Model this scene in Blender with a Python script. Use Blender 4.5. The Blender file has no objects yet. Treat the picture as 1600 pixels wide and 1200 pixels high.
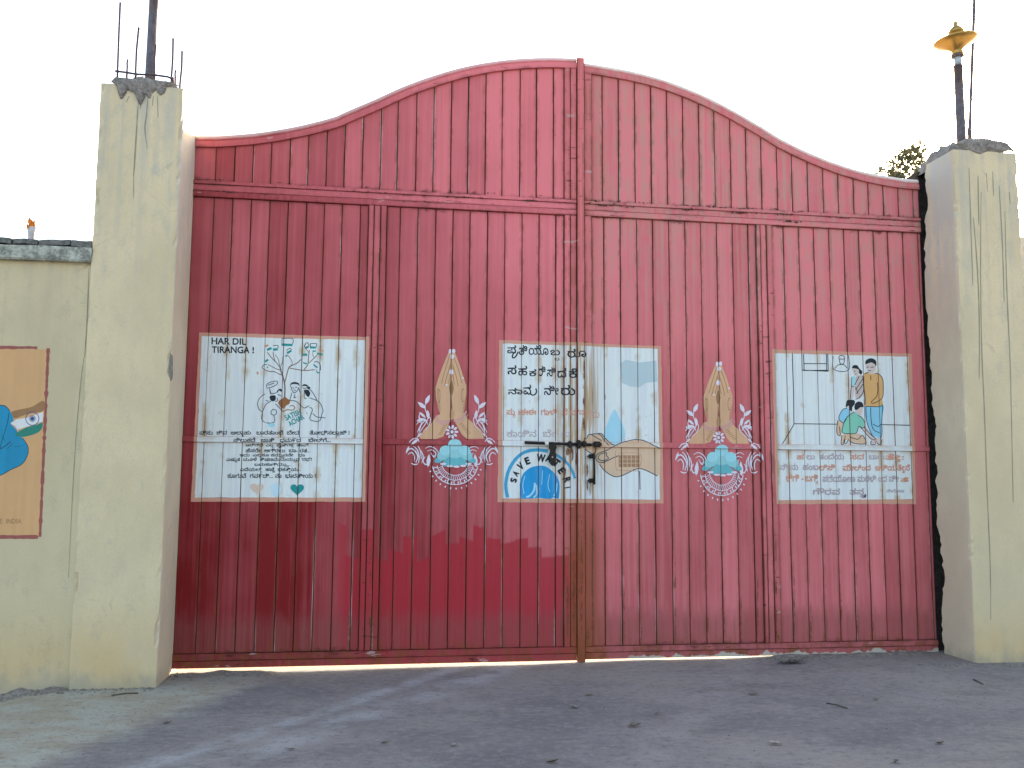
import bpy, bmesh, math, random
from mathutils import Vector, Matrix, noise
from mathutils.geometry import tessellate_polygon
random.seed(7)
scene = bpy.context.scene
C = scene.collection

# ------------------------------------------------------------------ camera
S = 1.2                       # metres per fitting unit
FPX = 1463.9                  # focal length in pixels of a 1600 px wide frame
YAW, PITCH, ROLL = 0.1489, 0.1088, 0.0066
GZ = 1.466                    # eye height above the foot of the gate
CAM = Vector((-1.4938 * S, -6.5572 * S, GZ))
_f = Vector((math.sin(YAW) * math.cos(PITCH), math.cos(YAW) * math.cos(PITCH), math.sin(PITCH)))
_r = Vector((math.cos(YAW), -math.sin(YAW), 0)); _u = _r.cross(_f)
RT = math.cos(ROLL) * _r + math.sin(ROLL) * _u
UP = -math.sin(ROLL) * _r + math.cos(ROLL) * _u
cd = bpy.data.cameras.new('camera'); cam = bpy.data.objects.new('camera', cd); C.objects.link(cam)
cd.sensor_width = 36; cd.lens = FPX / 1600 * 36; cd.clip_start = 0.05; cd.clip_end = 3000
M = Matrix((RT, UP, -_f)).transposed().to_4x4(); M.translation = CAM
cam.matrix_world = M
scene.camera = cam

# ------------------------------------------------------------------ sky, sun, exposure
SUN_EL, SUN_AZ = math.radians(16), math.radians(42)      # azimuth from +Y (behind the gate) towards +X
w = bpy.data.worlds.new('World'); scene.world = w; w.use_nodes = True
nt = w.node_tree; nt.nodes.clear()
sky = nt.nodes.new('ShaderNodeTexSky'); sky.sky_type = 'NISHITA'; sky.sun_disc = False
sky.sun_elevation = SUN_EL; sky.sun_rotation = SUN_AZ; sky.air_density = 1.0; sky.dust_density = 4.0; sky.ozone_density = 0.3
bg = nt.nodes.new('ShaderNodeBackground'); bg.inputs[1].default_value = 0.15
wo = nt.nodes.new('ShaderNodeOutputWorld')
nt.links.new(sky.outputs[0], bg.inputs[0]); nt.links.new(bg.outputs[0], wo.inputs[0])
sd = bpy.data.lights.new('sun', 'SUN'); sd.energy = 4.0; sd.angle = math.radians(0.5); sd.color = (1, 0.93, 0.82)
sun = bpy.data.objects.new('sun', sd); C.objects.link(sun)
tosun = Vector((math.sin(SUN_AZ) * math.cos(SUN_EL), math.cos(SUN_AZ) * math.cos(SUN_EL), math.sin(SUN_EL)))
sun.rotation_euler = tosun.to_track_quat('Z', 'Y').to_euler()
scene.view_settings.view_transform = 'Standard'; scene.view_settings.look = 'None'
scene.view_settings.exposure = 2.25; scene.view_settings.gamma = 1.0
scene.view_settings.use_curve_mapping = False
scene.cycles.max_bounces = 5; scene.cycles.diffuse_bounces = 2; scene.cycles.glossy_bounces = 2; scene.cycles.transparent_max_bounces = 12

# ------------------------------------------------------------------ measuring helpers
def ray(px, py):
    return RT * ((px - 800) / FPX) + UP * (-(py - 600) / FPX) + _f
def B(px, py, Y=0.0):
    """where the sight line of a measured photo point meets the upright plane y = Y"""
    d = ray(px, py); t = (Y - CAM.y) / d.y
    return CAM + d * t
def GR(px, py, Z=0.0):
    d = ray(px, py); t = (Z - CAM.z) / d.z
    return CAM + d * t

# ------------------------------------------------------------------ object helpers
def link(name, me, mats, parent=None):
    o = bpy.data.objects.new(name, me); C.objects.link(o)
    for m in (mats if isinstance(mats, (list, tuple)) else [mats]):
        if m and len(me.materials) < len(mats if isinstance(mats, (list, tuple)) else [mats]): me.materials.append(m)
    if parent:
        o.parent = parent
        o.matrix_parent_inverse = parent.matrix_basis.inverted()
    return o
def from_bm(name, bm, mats, parent=None, smooth=False):
    me = bpy.data.meshes.new(name); bm.normal_update()
    if smooth:
        for f in bm.faces: f.smooth = True
    bm.to_mesh(me); bm.free()
    return link(name, me, mats, parent)
def empty(name, loc):
    o = bpy.data.objects.new(name, None); o.empty_display_size = 0.2; C.objects.link(o); o.location = loc
    return o
def tag(o, label=None, cat=None, group=None, kind=None):
    if label: o['label'] = label
    if cat: o['category'] = cat
    if group: o['group'] = group
    if kind: o['kind'] = kind
    return o

# ------------------------------------------------------------------ material helpers
class NT:
    def __init__(s, name):
        s.m = bpy.data.materials.new(name); s.m.use_nodes = True
        s.t = s.m.node_tree; s.b = s.t.nodes['Principled BSDF']
        s.geo = s.t.nodes.new('ShaderNodeNewGeometry')
        sp = s.t.nodes.new('ShaderNodeSeparateXYZ'); s.t.links.new(s.geo.outputs['Position'], sp.inputs[0])
        s.x, s.y, s.z = sp.outputs
        s.pos = s.geo.outputs['Position']
    def set(s, sock, v):
        if isinstance(v, bpy.types.NodeSocket): s.t.links.new(v, sock)
        elif isinstance(v, (tuple, list)):
            sock.default_value = tuple(v) if len(v) == len(sock.default_value) else tuple(v) + (1,)
        else: sock.default_value = v
    def math(s, op, a, b=None, c=None, clamp=False):
        n = s.t.nodes.new('ShaderNodeMath'); n.operation = op; n.use_clamp = clamp
        s.set(n.inputs[0], a)
        if b is not None: s.set(n.inputs[1], b)
        if c is not None: s.set(n.inputs[2], c)
        return n.outputs[0]
    def add(s, a, b): return s.math('ADD', a, b)
    def mul(s, a, b): return s.math('MULTIPLY', a, b)
    def ramp(s, v, a, b, lo=0.0, hi=1.0):
        n = s.t.nodes.new('ShaderNodeMapRange'); n.interpolation_type = 'SMOOTHSTEP'
        s.set(n.inputs[0], v); n.inputs[1].default_value = a; n.inputs[2].default_value = b
        n.inputs[3].default_value = lo; n.inputs[4].default_value = hi
        return n.outputs[0]
    def vec(s, sx, sy, sz, off=None):
        n = s.t.nodes.new('ShaderNodeVectorMath'); n.operation = 'MULTIPLY'
        s.t.links.new(s.pos, n.inputs[0]); n.inputs[1].default_value = (sx, sy, sz)
        o = n.outputs[0]
        if off is not None:
            a = s.t.nodes.new('ShaderNodeVectorMath'); a.operation = 'ADD'; s.t.links.new(o, a.inputs[0]); s.set(a.inputs[1], off); o = a.outputs[0]
        return o
    def noise(s, vec=None, scale=1.0, detail=4.0, rough=0.55, dist=0.0):
        n = s.t.nodes.new('ShaderNodeTexNoise'); n.inputs['Scale'].default_value = scale
        n.inputs['Detail'].default_value = min(detail, 3.0); n.inputs['Roughness'].default_value = rough; n.inputs['Distortion'].default_value = dist
        s.t.links.new(vec if vec is not None else s.pos, n.inputs['Vector'])
        return n.outputs[0]
    def vor(s, vec=None, scale=1.0, feat='F1'):
        n = s.t.nodes.new('ShaderNodeTexVoronoi'); n.feature = feat; n.inputs['Scale'].default_value = scale
        s.t.links.new(vec if vec is not None else s.pos, n.inputs['Vector'])
        return n.outputs['Distance']
    def mix(s, f, a, b):
        n = s.t.nodes.new('ShaderNodeMix'); n.data_type = 'RGBA'
        s.set(n.inputs[0], f); s.set(n.inputs[6], a); s.set(n.inputs[7], b)
        return n.outputs[2]
    def rnd(s):
        n = s.t.nodes.new('ShaderNodeObjectInfo'); return n.outputs['Random']
    def uv(s, name):
        n = s.t.nodes.new('ShaderNodeUVMap'); n.uv_map = name
        sp = s.t.nodes.new('ShaderNodeSeparateXYZ'); s.t.links.new(n.outputs[0], sp.inputs[0])
        return sp.outputs[0], sp.outputs[1]
    def bump(s, h, strength=0.3, dist=0.01):
        n = s.t.nodes.new('ShaderNodeBump'); n.inputs['Strength'].default_value = strength; n.inputs['Distance'].default_value = dist
        s.t.links.new(h, n.inputs['Height']); s.t.links.new(n.outputs[0], s.b.inputs['Normal'])
    def out(s, col, rough=0.6, spec=0.4, metal=0.0):
        s.set(s.b.inputs['Base Color'], col); s.set(s.b.inputs['Roughness'], rough)
        s.set(s.b.inputs['Specular IOR Level'], spec); s.set(s.b.inputs['Metallic'], metal)
        return s.m

RUST_D = (0.050, 0.017, 0.010); RUST = (0.20, 0.062, 0.020)

def edge_dist(n):
    """distance in metres to the nearest side edge of a piece, from its two uv maps"""
    ul, vb = n.uv('lo'); ur, vt = n.uv('hi')
    return n.math('MINIMUM', ul, ur), vb, vt

def red_paint(name, frame=False, head=False):
    n = NT(name)
    r = n.rnd()
    off = n.t.nodes.new('ShaderNodeCombineXYZ'); n.set(off.inputs[0], n.mul(r, 37.0)); n.set(off.inputs[2], n.mul(r, 11.0))
    streak = n.noise(n.vec(26, 3, 0.55, off.outputs[0]), 1.0, 5, 0.62)
    fine = n.noise(n.vec(130, 3, 1.6, off.outputs[0]), 1.0, 3, 0.6)
    patch = n.noise(n.vec(1.3, 1, 0.9), 1.0, 5, 0.6)
    blot = n.noise(n.vec(9, 3, 5, off.outputs[0]), 1.0, 5, 0.65)
    dx, vb, vt = edge_dist(n)
    # how faded the paint is: upper and right parts are chalky, the lower left is still deep red
    hz = n.ramp(n.z, 0.3, 4.2, 0.06, 0.48)
    hx = n.add(n.ramp(n.x, -3.3, 0.2, -0.32, 0.28), n.mul(n.ramp(n.x, 0.0, 0.6), n.ramp(n.z, 1.2, 2.6, 0.10, 0.0)))
    fade = n.add(hz, hx)
    fade = n.add(fade, n.mul(n.add(patch, -0.5), 0.65))
    fade = n.add(fade, n.mul(n.add(streak, -0.5), 0.45))
    fade = n.add(fade, n.mul(n.add(r, -0.5), 0.30))
    fade = n.math('ADD', fade, 0.20, clamp=True)
    col = n.mix(fade, (0.205, 0.010, 0.013), (0.76, 0.200, 0.215))
    # chalky dusty bloom on the right leaf's upper boards
    right = n.ramp(n.x, 0.0, 0.15)
    dusty = n.mul(right, n.ramp(n.z, 2.2, 4.0, 0.15, 0.85))
    dusty = n.mul(dusty, n.ramp(n.add(n.mul(streak, 0.6), n.mul(blot, 0.4)), 0.38, 0.68))
    col = n.mix(dusty, col, (0.49, 0.275, 0.215))
    # fresher coat rolled on board by board on the left leaf's inner boards
    cell = n.t.nodes.new('ShaderNodeTexWhiteNoise'); cell.noise_dimensions = '1D'
    n.set(cell.inputs['W'], n.math('FLOOR', n.mul(n.x, 8.6)))
    top = n.add(n.mul(cell.outputs[0], 0.30), n.add(n.mul(n.noise(n.vec(1.1, 0, 0), 1.0, 1), 0.75), 0.50))
    top = n.add(top, n.mul(n.add(fine, -0.5), 0.06))
    fr = n.ramp(n.math('SUBTRACT', top, n.z), -0.004, 0.02)
    fr = n.mul(fr, n.mul(n.ramp(n.x, -2.1, -1.95), n.ramp(n.x, -0.02, 0.02, 1, 0)))
    col = n.mix(n.mul(fr, 0.78), col, (0.40, 0.020, 0.034))
    # splashed, dulled foot of the boards
    low = n.ramp(n.add(n.z, n.mul(n.add(blot, -0.5), 0.22)), 0.30, 0.50, 1, 0)
    low = n.mul(low, n.ramp(streak, 0.25, 0.75, 0.35, 1.0))
    col = n.mix(n.mul(low, 0.75), col, (0.250, 0.070, 0.062))
    # pale scuffs
    sc = n.mul(n.ramp(fine, 0.70, 0.80), n.ramp(patch, 0.42, 0.62))
    col = n.mix(n.mul(sc, 0.45), col, (0.62, 0.40, 0.38))
    # worn pale arris beside some seams
    ar = n.mul(n.ramp(dx, 0.003, 0.010, 1, 0), n.ramp(streak, 0.56, 0.64))
    col = n.mix(n.mul(ar, 0.85), col, (0.66, 0.50, 0.47))
    # grime and rust creeping out of seams, from the bottom and at the top joint
    gn = fine
    gr = n.mul(n.ramp(n.add(dx, n.mul(gn, -0.014)), -0.006, 0.000, 1, 0), 0.75)
    halo = n.mul(n.ramp(n.add(dx, n.mul(streak, -0.055)), -0.030, 0.006, 1, 0), n.ramp(blot, 0.42, 0.60, 0.05, 0.55))
    col = n.mix(halo, col, (0.22, 0.058, 0.030))
    col = n.mix(gr, col, (0.095, 0.022, 0.014))
    ends = n.math('MINIMUM', vb, vt)
    en = n.noise(n.vec(11 if not frame else 5, 3, 10, off.outputs[0]), 1.0, 5, 0.7)
    er = n.mul(n.mul(n.ramp(n.add(ends, n.mul(en, -0.11)), -0.068, -0.026, 1, 0), 0.85), n.ramp(patch, 0.42, 0.60, 0.10 if not frame else 0.0, 1.0 if not frame else 0.6))
    col = n.mix(er, col, RUST_D)
    # rust tinted strip round the meeting stiles and along the foot
    cx = n.ramp(n.math('ABSOLUTE', n.add(n.x, -0.02)), 0.06, 0.24, 1, 0)
    rs = n.mul(cx, n.mul(n.ramp(n.z, 0.9, 1.9, 1.0, 0.22), n.ramp(streak, 0.22, 0.52)))
    foot = n.mul(n.ramp(n.z, 0.05, 0.26, 1, 0), n.ramp(blot, 0.44, 0.64))
    col = n.mix(n.mul(rs, 0.75), col, (0.30, 0.082, 0.034))
    col = n.mix(n.mul(foot, 0.8), col, RUST)
    spots = n.mul(n.ramp(n.noise(n.vec(38, 3, 38), 1.0, 3, 0.6), 0.71, 0.76), n.ramp(patch, 0.50, 0.62))
    col = n.mix(spots, col, RUST_D)
    if frame:
        # paint gone to bare pale primer along the right leaf's foot and in patches on the rails
        pr = n.mul(n.ramp(n.add(n.z, n.mul(n.noise(n.vec(7, 1, 2), 1.0, 5, 0.65), -0.16)), -0.035, -0.025, 1, 0), n.ramp(n.x, 0.25, 0.5))
        col = n.mix(pr, col, (0.46, 0.39, 0.32))
        ch = n.ramp(n.noise(n.vec(3.2, 1, 14), 1.0, 5, 0.6), 0.665, 0.70)
        col = n.mix(n.mul(ch, 0.6), col, (0.52, 0.36, 0.33))
        rr = n.mul(n.ramp(n.noise(n.vec(6, 1, 30), 1.0, 5, 0.7), 0.60, 0.66), n.ramp(patch, 0.45, 0.6))
        col = n.mix(n.mul(rr, 0.8), col, RUST_D)
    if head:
        # sky sheen painted on the tube's crown with its peeling, strongest on the right leaf
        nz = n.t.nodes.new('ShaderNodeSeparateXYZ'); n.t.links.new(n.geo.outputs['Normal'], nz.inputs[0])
        sheen = n.mul(n.ramp(n.add(nz.outputs[2], n.mul(n.add(blot, -0.5), 0.6)), -0.45, 0.35), n.ramp(n.add(n.x, n.mul(patch, 1.2)), -0.4, 1.2, 0.45, 1.0))
        col = n.mix(sheen, col, (0.80, 0.66, 0.58))
    rib = n.math('SINE', n.mul(n.x, 330.0))
    h = n.add(n.mul(rib, 0.08), n.add(n.mul(fine, 0.45), n.mul(patch, 3.0)))
    n.bump(h, 0.22, 0.004)
    n.out(col, n.ramp(fade, 0, 1, 0.42, 0.62), 0.13)
    return n.m

def mural_paint(name, rgb, wear=0.0, stain=0.5, var=0.10, rough=0.6):
    wear = wear if wear > 0.4 else 0.0
    """hand-brushed paint on the boards; wear > 0 lets it flake off so that what is beneath shows"""
    n = NT(name)
    streak = n.noise(n.vec(34, 3, 1.2), 1.0, 5, 0.6)
    patch = n.noise(n.vec(3, 1, 3), 1.0, 4, 0.6)
    v = n.add(n.mul(n.add(streak, -0.5), 1.5 * var), n.mul(n.add(patch, -0.5), 1.6 * var))
    hs = n.t.nodes.new('ShaderNodeHueSaturation'); hs.inputs['Color'].default_value = (*rgb, 1)
    n.set(hs.inputs['Value'], n.add(v, 1.0))
    col = hs.outputs[0]
    if stain > 0:
        dx, vb, vt = edge_dist(n)
        st = streak
        near = n.ramp(n.add(dx, n.mul(st, -0.05)), -0.02, 0.016, 1, 0)
        k = n.mul(near, n.ramp(patch, 0.48, 0.64))
        col = n.mix(n.mul(k, stain), col, (0.46, 0.30, 0.13))
        cx = n.ramp(n.math('ABSOLUTE', n.add(n.x, 0.03)), 0.05, 0.34, 1, 0)
        kk = n.mul(cx, n.ramp(streak, 0.44, 0.60))
        col = n.mix(n.mul(kk, stain * 1.15), col, (0.43, 0.25, 0.10))
        g = n.ramp(n.add(dx, n.mul(st, -0.008)), -0.005, 0.000, 1, 0)
        col = n.mix(n.mul(g, 0.75), col, (0.09, 0.05, 0.04))
        mr = n.mul(n.ramp(vt, 0.0, 0.05, 1, 0), n.ramp(patch, 0.45, 0.62))
        col = n.mix(n.mul(mr, 0.55 * stain), col, (0.40, 0.24, 0.10))
        sn = n.noise(n.vec(60, 3, 30), 1.0, 2)
        if stain > 0.6:
            col = n.mix(n.mul(n.ramp(streak, 0.52, 0.40), 0.35), col, (0.60, 0.58, 0.66))
            col = n.mix(n.mul(n.ramp(n.add(n.mul(sn, 0.6), n.mul(streak, 0.4)), 0.60, 0.66), n.ramp(patch, 0.46, 0.60)), col, (0.50, 0.36, 0.33))
        col = n.mix(n.ramp(sn, 0.74, 0.78), col, (0.18, 0.10, 0.06))
    n.out(col, rough, 0.3)
    if wear > 0:
        tr = n.t.nodes.new('ShaderNodeBsdfTransparent'); mx = n.t.nodes.new('ShaderNodeMixShader')
        wn = n.add(n.mul(n.noise(n.vec(45, 3, 14), 1.0, 3, 0.6), 0.65), n.mul(n.noise(n.vec(7, 1, 7), 1.0, 3), 0.35))
        n.set(mx.inputs[0], n.ramp(wn, 0.62 - 0.35 * wear - 0.05, 0.62 - 0.35 * wear + 0.09))
        n.t.links.new(n.b.outputs[0], mx.inputs[1]); n.t.links.new(tr.outputs[0], mx.inputs[2])
        n.t.links.new(mx.outputs[0], n.t.nodes['Material Output'].inputs[0])
    return n.m

def plaster(name, base, dirt=(0.20, 0.20, 0.19), dirtamt=0.5, ochre=0.5):
    n = NT(name)
    a = n.noise(n.vec(1.6, 1.6, 1.0), 1.0, 6, 0.6)
    b = n.noise(n.vec(9, 9, 5), 1.0, 6, 0.65)
    f = n.noise(n.vec(70, 70, 70), 1.0, 4, 0.6)
    run = n.noise(n.vec(16, 16, 0.35), 1.0, 5, 0.6)
    col = n.mix(n.ramp(a, 0.3, 0.7), tuple(c * 0.90 for c in base), tuple(min(1, c * 1.07) for c in base))
    col = n.mix(n.mul(n.ramp(b, 0.42, 0.70), 0.22), col, tuple(c * 0.80 for c in base))
    # grey weathering runs from the top
    t = n.mul(n.ramp(n.z, 2.2, 4.6, 0.05, 1.0), n.ramp(n.add(n.mul(run, 0.7), n.mul(b, 0.3)), 0.42, 0.62))
    col = n.mix(n.mul(t, dirtamt), col, dirt)
    mott = n.ramp(n.add(n.mul(b, 0.6), n.mul(f, 0.4)), 0.54, 0.64)
    col = n.mix(n.mul(mott, n.mul(n.ramp(a, 0.36, 0.60), 0.55 * dirtamt)), col, dirt)
    # ochre damp band and splash dirt at the foot
    o = n.mul(n.ramp(n.z, 0.05, 0.75, 1, 0), n.ramp(a, 0.30, 0.60))
    col = n.mix(n.mul(o, ochre), col, (0.56, 0.37, 0.16))
    s = n.mul(n.ramp(n.add(n.z, n.mul(b, -0.30)), -0.16, 0.02, 1, 0), 0.65)
    col = n.mix(s, col, (0.33, 0.29, 0.22))
    col = n.mix(n.mul(n.ramp(f, 0.40, 0.64), 0.16), col, tuple(c * 0.72 for c in base))
    pit = n.ramp(n.noise(n.vec(30, 30, 30), 1.0, 3, 0.6), 0.735, 0.765)
    col = n.mix(n.mul(pit, 0.55), col, (0.20, 0.18, 0.15))
    cr = n.vor(n.vec(2.2, 2.2, 1.7, None), 1.0, 'DISTANCE_TO_EDGE')
    crk = n.mul(n.ramp(n.add(cr, n.mul(n.add(b, -0.5), 0.14)), 0.0, 0.006, 1, 0), n.ramp(a, 0.52, 0.66))
    col = n.mix(n.mul(crk, 0.35), col, (0.22, 0.20, 0.16))
    n.bump(n.add(n.mul(f, 0.35), n.add(n.mul(b, 0.9), n.mul(a, 0.8))), 0.30, 0.012)
    n.out(col, 0.85, 0.2)
    return n.m

def rough_stone(name, base, var=0.35, scale=14):
    n = NT(name)
    a = n.noise(None, scale, 6, 0.7); b = n.noise(None, scale * 5, 4, 0.7)
    k = n.add(n.mul(a, 0.6), n.mul(b, 0.4))
    col = n.mix(n.ramp(k, 0.32, 0.68), tuple(c * (1 - var) for c in base), tuple(min(1, c * (1 + var)) for c in base))
    n.bump(k, 0.8, 0.03)
    n.out(col, 0.9, 0.2)
    return n.m
def simple(name, col, rough=0.5, metal=0.0, spec=0.4, var=0.2, scale=20):
    n = NT(name)
    k = n.noise(None, scale, 4, 0.6)
    c = n.mix(n.ramp(k, 0.3, 0.7), tuple(x * (1 - var) for x in col), tuple(min(1, x * (1 + var)) for x in col))
    n.bump(k, 0.2, 0.003)
    n.out(c, rough, spec, metal)
    return n.m

M_RED = red_paint('weathered_red_paint'); M_FRAME = red_paint('weathered_red_frame_paint', True); M_HEAD = red_paint('sheen_worn_red_head_paint', False, True)
M_BACK = simple('dark_rusty_sheet', (0.050, 0.011, 0.008), 0.8, var=0.4)
M_CREAM = plaster('cream_limewash_plaster', (0.655, 0.53, 0.335), dirt=(0.42, 0.405, 0.36), dirtamt=0.6, ochre=0.7)
M_WALL = plaster('cream_wall_plaster', (0.60, 0.49, 0.31), dirt=(0.28, 0.27, 0.22), dirtamt=0.6, ochre=0.6)
M_COOLPL = plaster('cool_cream_plaster', (0.66, 0.55, 0.39), dirt=(0.53, 0.505, 0.46), dirtamt=0.9, ochre=0.1)  # same cream plaster, toned greyer for side faces in a different light
M_CONC = rough_stone('broken_concrete', (0.235, 0.205, 0.180), 0.45, 16)
M_COPE = rough_stone('weathered_coping', (0.33, 0.33, 0.28), 0.6, 11)
M_SLATE = rough_stone('dark_stone_slabs', (0.165, 0.162, 0.150), 0.4, 20)
M_IRON = simple('rusty_steel_bar', (0.075, 0.050, 0.062), 0.7, 0.2, var=0.35, scale=40)
M_POLE = simple('dark_painted_pipe', (0.105, 0.088, 0.098), 0.5, 0.3, var=0.25)
M_BLACK = simple('blackened_iron', (0.022, 0.017, 0.015), 0.55, 0.5, var=0.5, scale=60)

# ------------------------------------------------------------------ ground
def smooth(a, b, x):
    t = min(1, max(0, (x - a) / (b - a))); return t * t * (3 - 2 * t)
def ground_z(x, y):
    z = -0.006 + 0.020 * smooth(-2.2, 0.9, x)
    z *= smooth(-2.5, -0.2, y) if y < 0.5 else 1
    z += 0.016 * smooth(0.8, 2.2, x) * smooth(-1.5, -0.1, y)
    if y < 0.6:
        e = -3.95 - 0.35 * smooth(-0.6, -1.6, y)
        z -= 0.42 * smooth(e, e - 1.7, x)
    z += 0.006 * noise.noise((x * 1.1, y * 1.1, 0)) + 0.002 * noise.noise((x * 6, y * 6, 3))
    return z
def ground_mat():
    n = NT('worn_grey_concrete_drive')
    a = n.noise(n.vec(0.55, 0.75, 1), 1.0, 6, 0.6); b = n.noise(n.vec(3.0, 4.0, 1), 1.0, 6, 0.65)
    f = n.noise(n.vec(45, 45, 45), 1.0, 4, 0.7); g = n.noise(n.vec(160, 160, 160), 1.0, 2)
    col = n.mix(n.ramp(a, 0.32, 0.68), (0.170, 0.152, 0.145), (0.272, 0.236, 0.206))
    col = n.mix(n.mul(n.ramp(b, 0.42, 0.70), 0.30), col, (0.275, 0.262, 0.255))
    col = n.mix(n.mul(n.ramp(n.noise(n.vec(1.4, 2.6, 1, (7, 3, 0)), 1.0, 5), 0.50, 0.68), 0.40), col, (0.130, 0.118, 0.115))
    # dusty tyre tracks sweeping in through the gate
    def track(x0, y0, x1, y1, wd, amt):
        nonlocal col
        L = math.hypot(x1 - x0, y1 - y0); nx, ny = -(y1 - y0) / L, (x1 - x0) / L
        d = n.add(n.add(n.mul(n.x, nx), n.mul(n.y, ny)), -(nx * x0 + ny * y0))
        d = n.math('ABSOLUTE', n.add(d, n.mul(n.add(a, -0.5), 0.25)))
        k = n.mul(n.ramp(d, wd * 0.1, wd * 1.5, 1, 0), n.ramp(b, 0.30, 0.62))
        k = n.mul(k, n.ramp(n.x, 0.0, 1.0, 1, 0))
        col = n.mix(n.mul(k, amt), col, (0.36, 0.345, 0.335))
    p0, p1 = GR(285, 1180), GR(640, 1068); track(p0.x, p0.y, p1.x, p1.y, 0.09, 0.85)
    p0, p1 = GR(470, 1150), GR(740, 1062); track(p0.x, p0.y, p1.x, p1.y, 0.15, 0.75)
    p0, p1 = GR(1000, 1190), GR(1120, 1075); q0 = n.math('ABSOLUTE', n.add(n.add(n.mul(n.x, -(p1.y - p0.y)), n.mul(n.y, p1.x - p0.x)), (p1.y - p0.y) * p0.x - (p1.x - p0.x) * p0.y))
    col = n.mix(n.mul(n.mul(n.ramp(q0, 0.05, 0.45, 1, 0), n.ramp(b, 0.30, 0.65)), 0.40), col, (0.34, 0.30, 0.275))
    # cement apron smeared at the foot of the left pillar and wall
    q = GR(215, 1140)
    ap = n.add(n.add(n.mul(n.x, -1.0), n.mul(n.y, 0.42)), q.x - 0.42 * q.y)
    ap = n.ramp(n.add(ap, n.mul(n.add(b, -0.5), 0.55)), -0.15, 0.22)
    col = n.mix(n.mul(ap, 0.88), col, n.mix(n.ramp(b, 0.40, 0.60), (0.36, 0.31, 0.215), (0.40, 0.385, 0.30)))
    # brown dust gathered along the gate and pillars
    du = n.mul(n.ramp(n.add(n.y, n.mul(b, 0.35)), -0.62, -0.12), n.ramp(n.add(n.math('ABSOLUTE', n.x), n.mul(b, 0.9)), 1.9, 3.4))
    col = n.mix(n.mul(du, 0.6), col, (0.205, 0.180, 0.150))
    col = n.mix(n.mul(n.ramp(f, 0.54, 0.68), 0.42), col, (0.085, 0.078, 0.074))
    c2 = n.noise(n.vec(15, 20, 15), 1.0, 4, 0.7)
    col = n.mix(n.mul(n.ramp(c2, 0.50, 0.66), 0.45), col, (0.30, 0.265, 0.235))
    col = n.mix(n.mul(n.ramp(c2, 0.46, 0.34), 0.45), col, (0.11, 0.10, 0.098))
    col = n.mix(n.mul(n.ramp(g, 0.60, 0.70), 0.32), col, (0.46, 0.45, 0.44))
    # sandy yard inside the gate
    yd = n.ramp(n.add(n.y, n.mul(b, 0.06)), 0.02, 0.06)
    col = n.mix(yd, col, (0.40, 0.30, 0.20))
    n.bump(n.add(n.mul(f, 0.8), n.add(n.mul(b, 0.8), n.mul(g, 0.3))), 0.45, 0.012)
    n.out(col, 0.80, 0.25)
    return n.m
M_GROUND = ground_mat()
def axis(vals):
    out = []
    for (a, b, st) in vals:
        k = max(1, round((b - a) / st)); out += [a + (b - a) * i / k for i in range(k)]
    return out + [vals[-1][1]]
gx = axis([(-1500, -100, 350), (-100, -10, 15), (-10, -6, 0.5), (-6, 6, 0.10), (6, 10, 0.5), (10, 100, 15), (100, 1500, 350)])
gy = axis([(-1500, -100, 350), (-100, -10, 15), (-10, -5, 0.5), (-5, 1, 0.10), (1, 10, 0.75), (10, 100, 15), (100, 1500, 350)])
vs = [(x, y, ground_z(x, y)) for y in gy for x in gx]; nx = len(gx)
fs = [(j * nx + i, j * nx + i + 1, (j + 1) * nx + i + 1, (j + 1) * nx + i) for j in range(len(gy) - 1) for i in range(nx - 1)]
me = bpy.data.meshes.new('ground'); me.from_pydata(vs, [], fs)
for p in me.polygons: p.use_smooth = True
tag(link('ground', me, M_GROUND), kind='structure')

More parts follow.
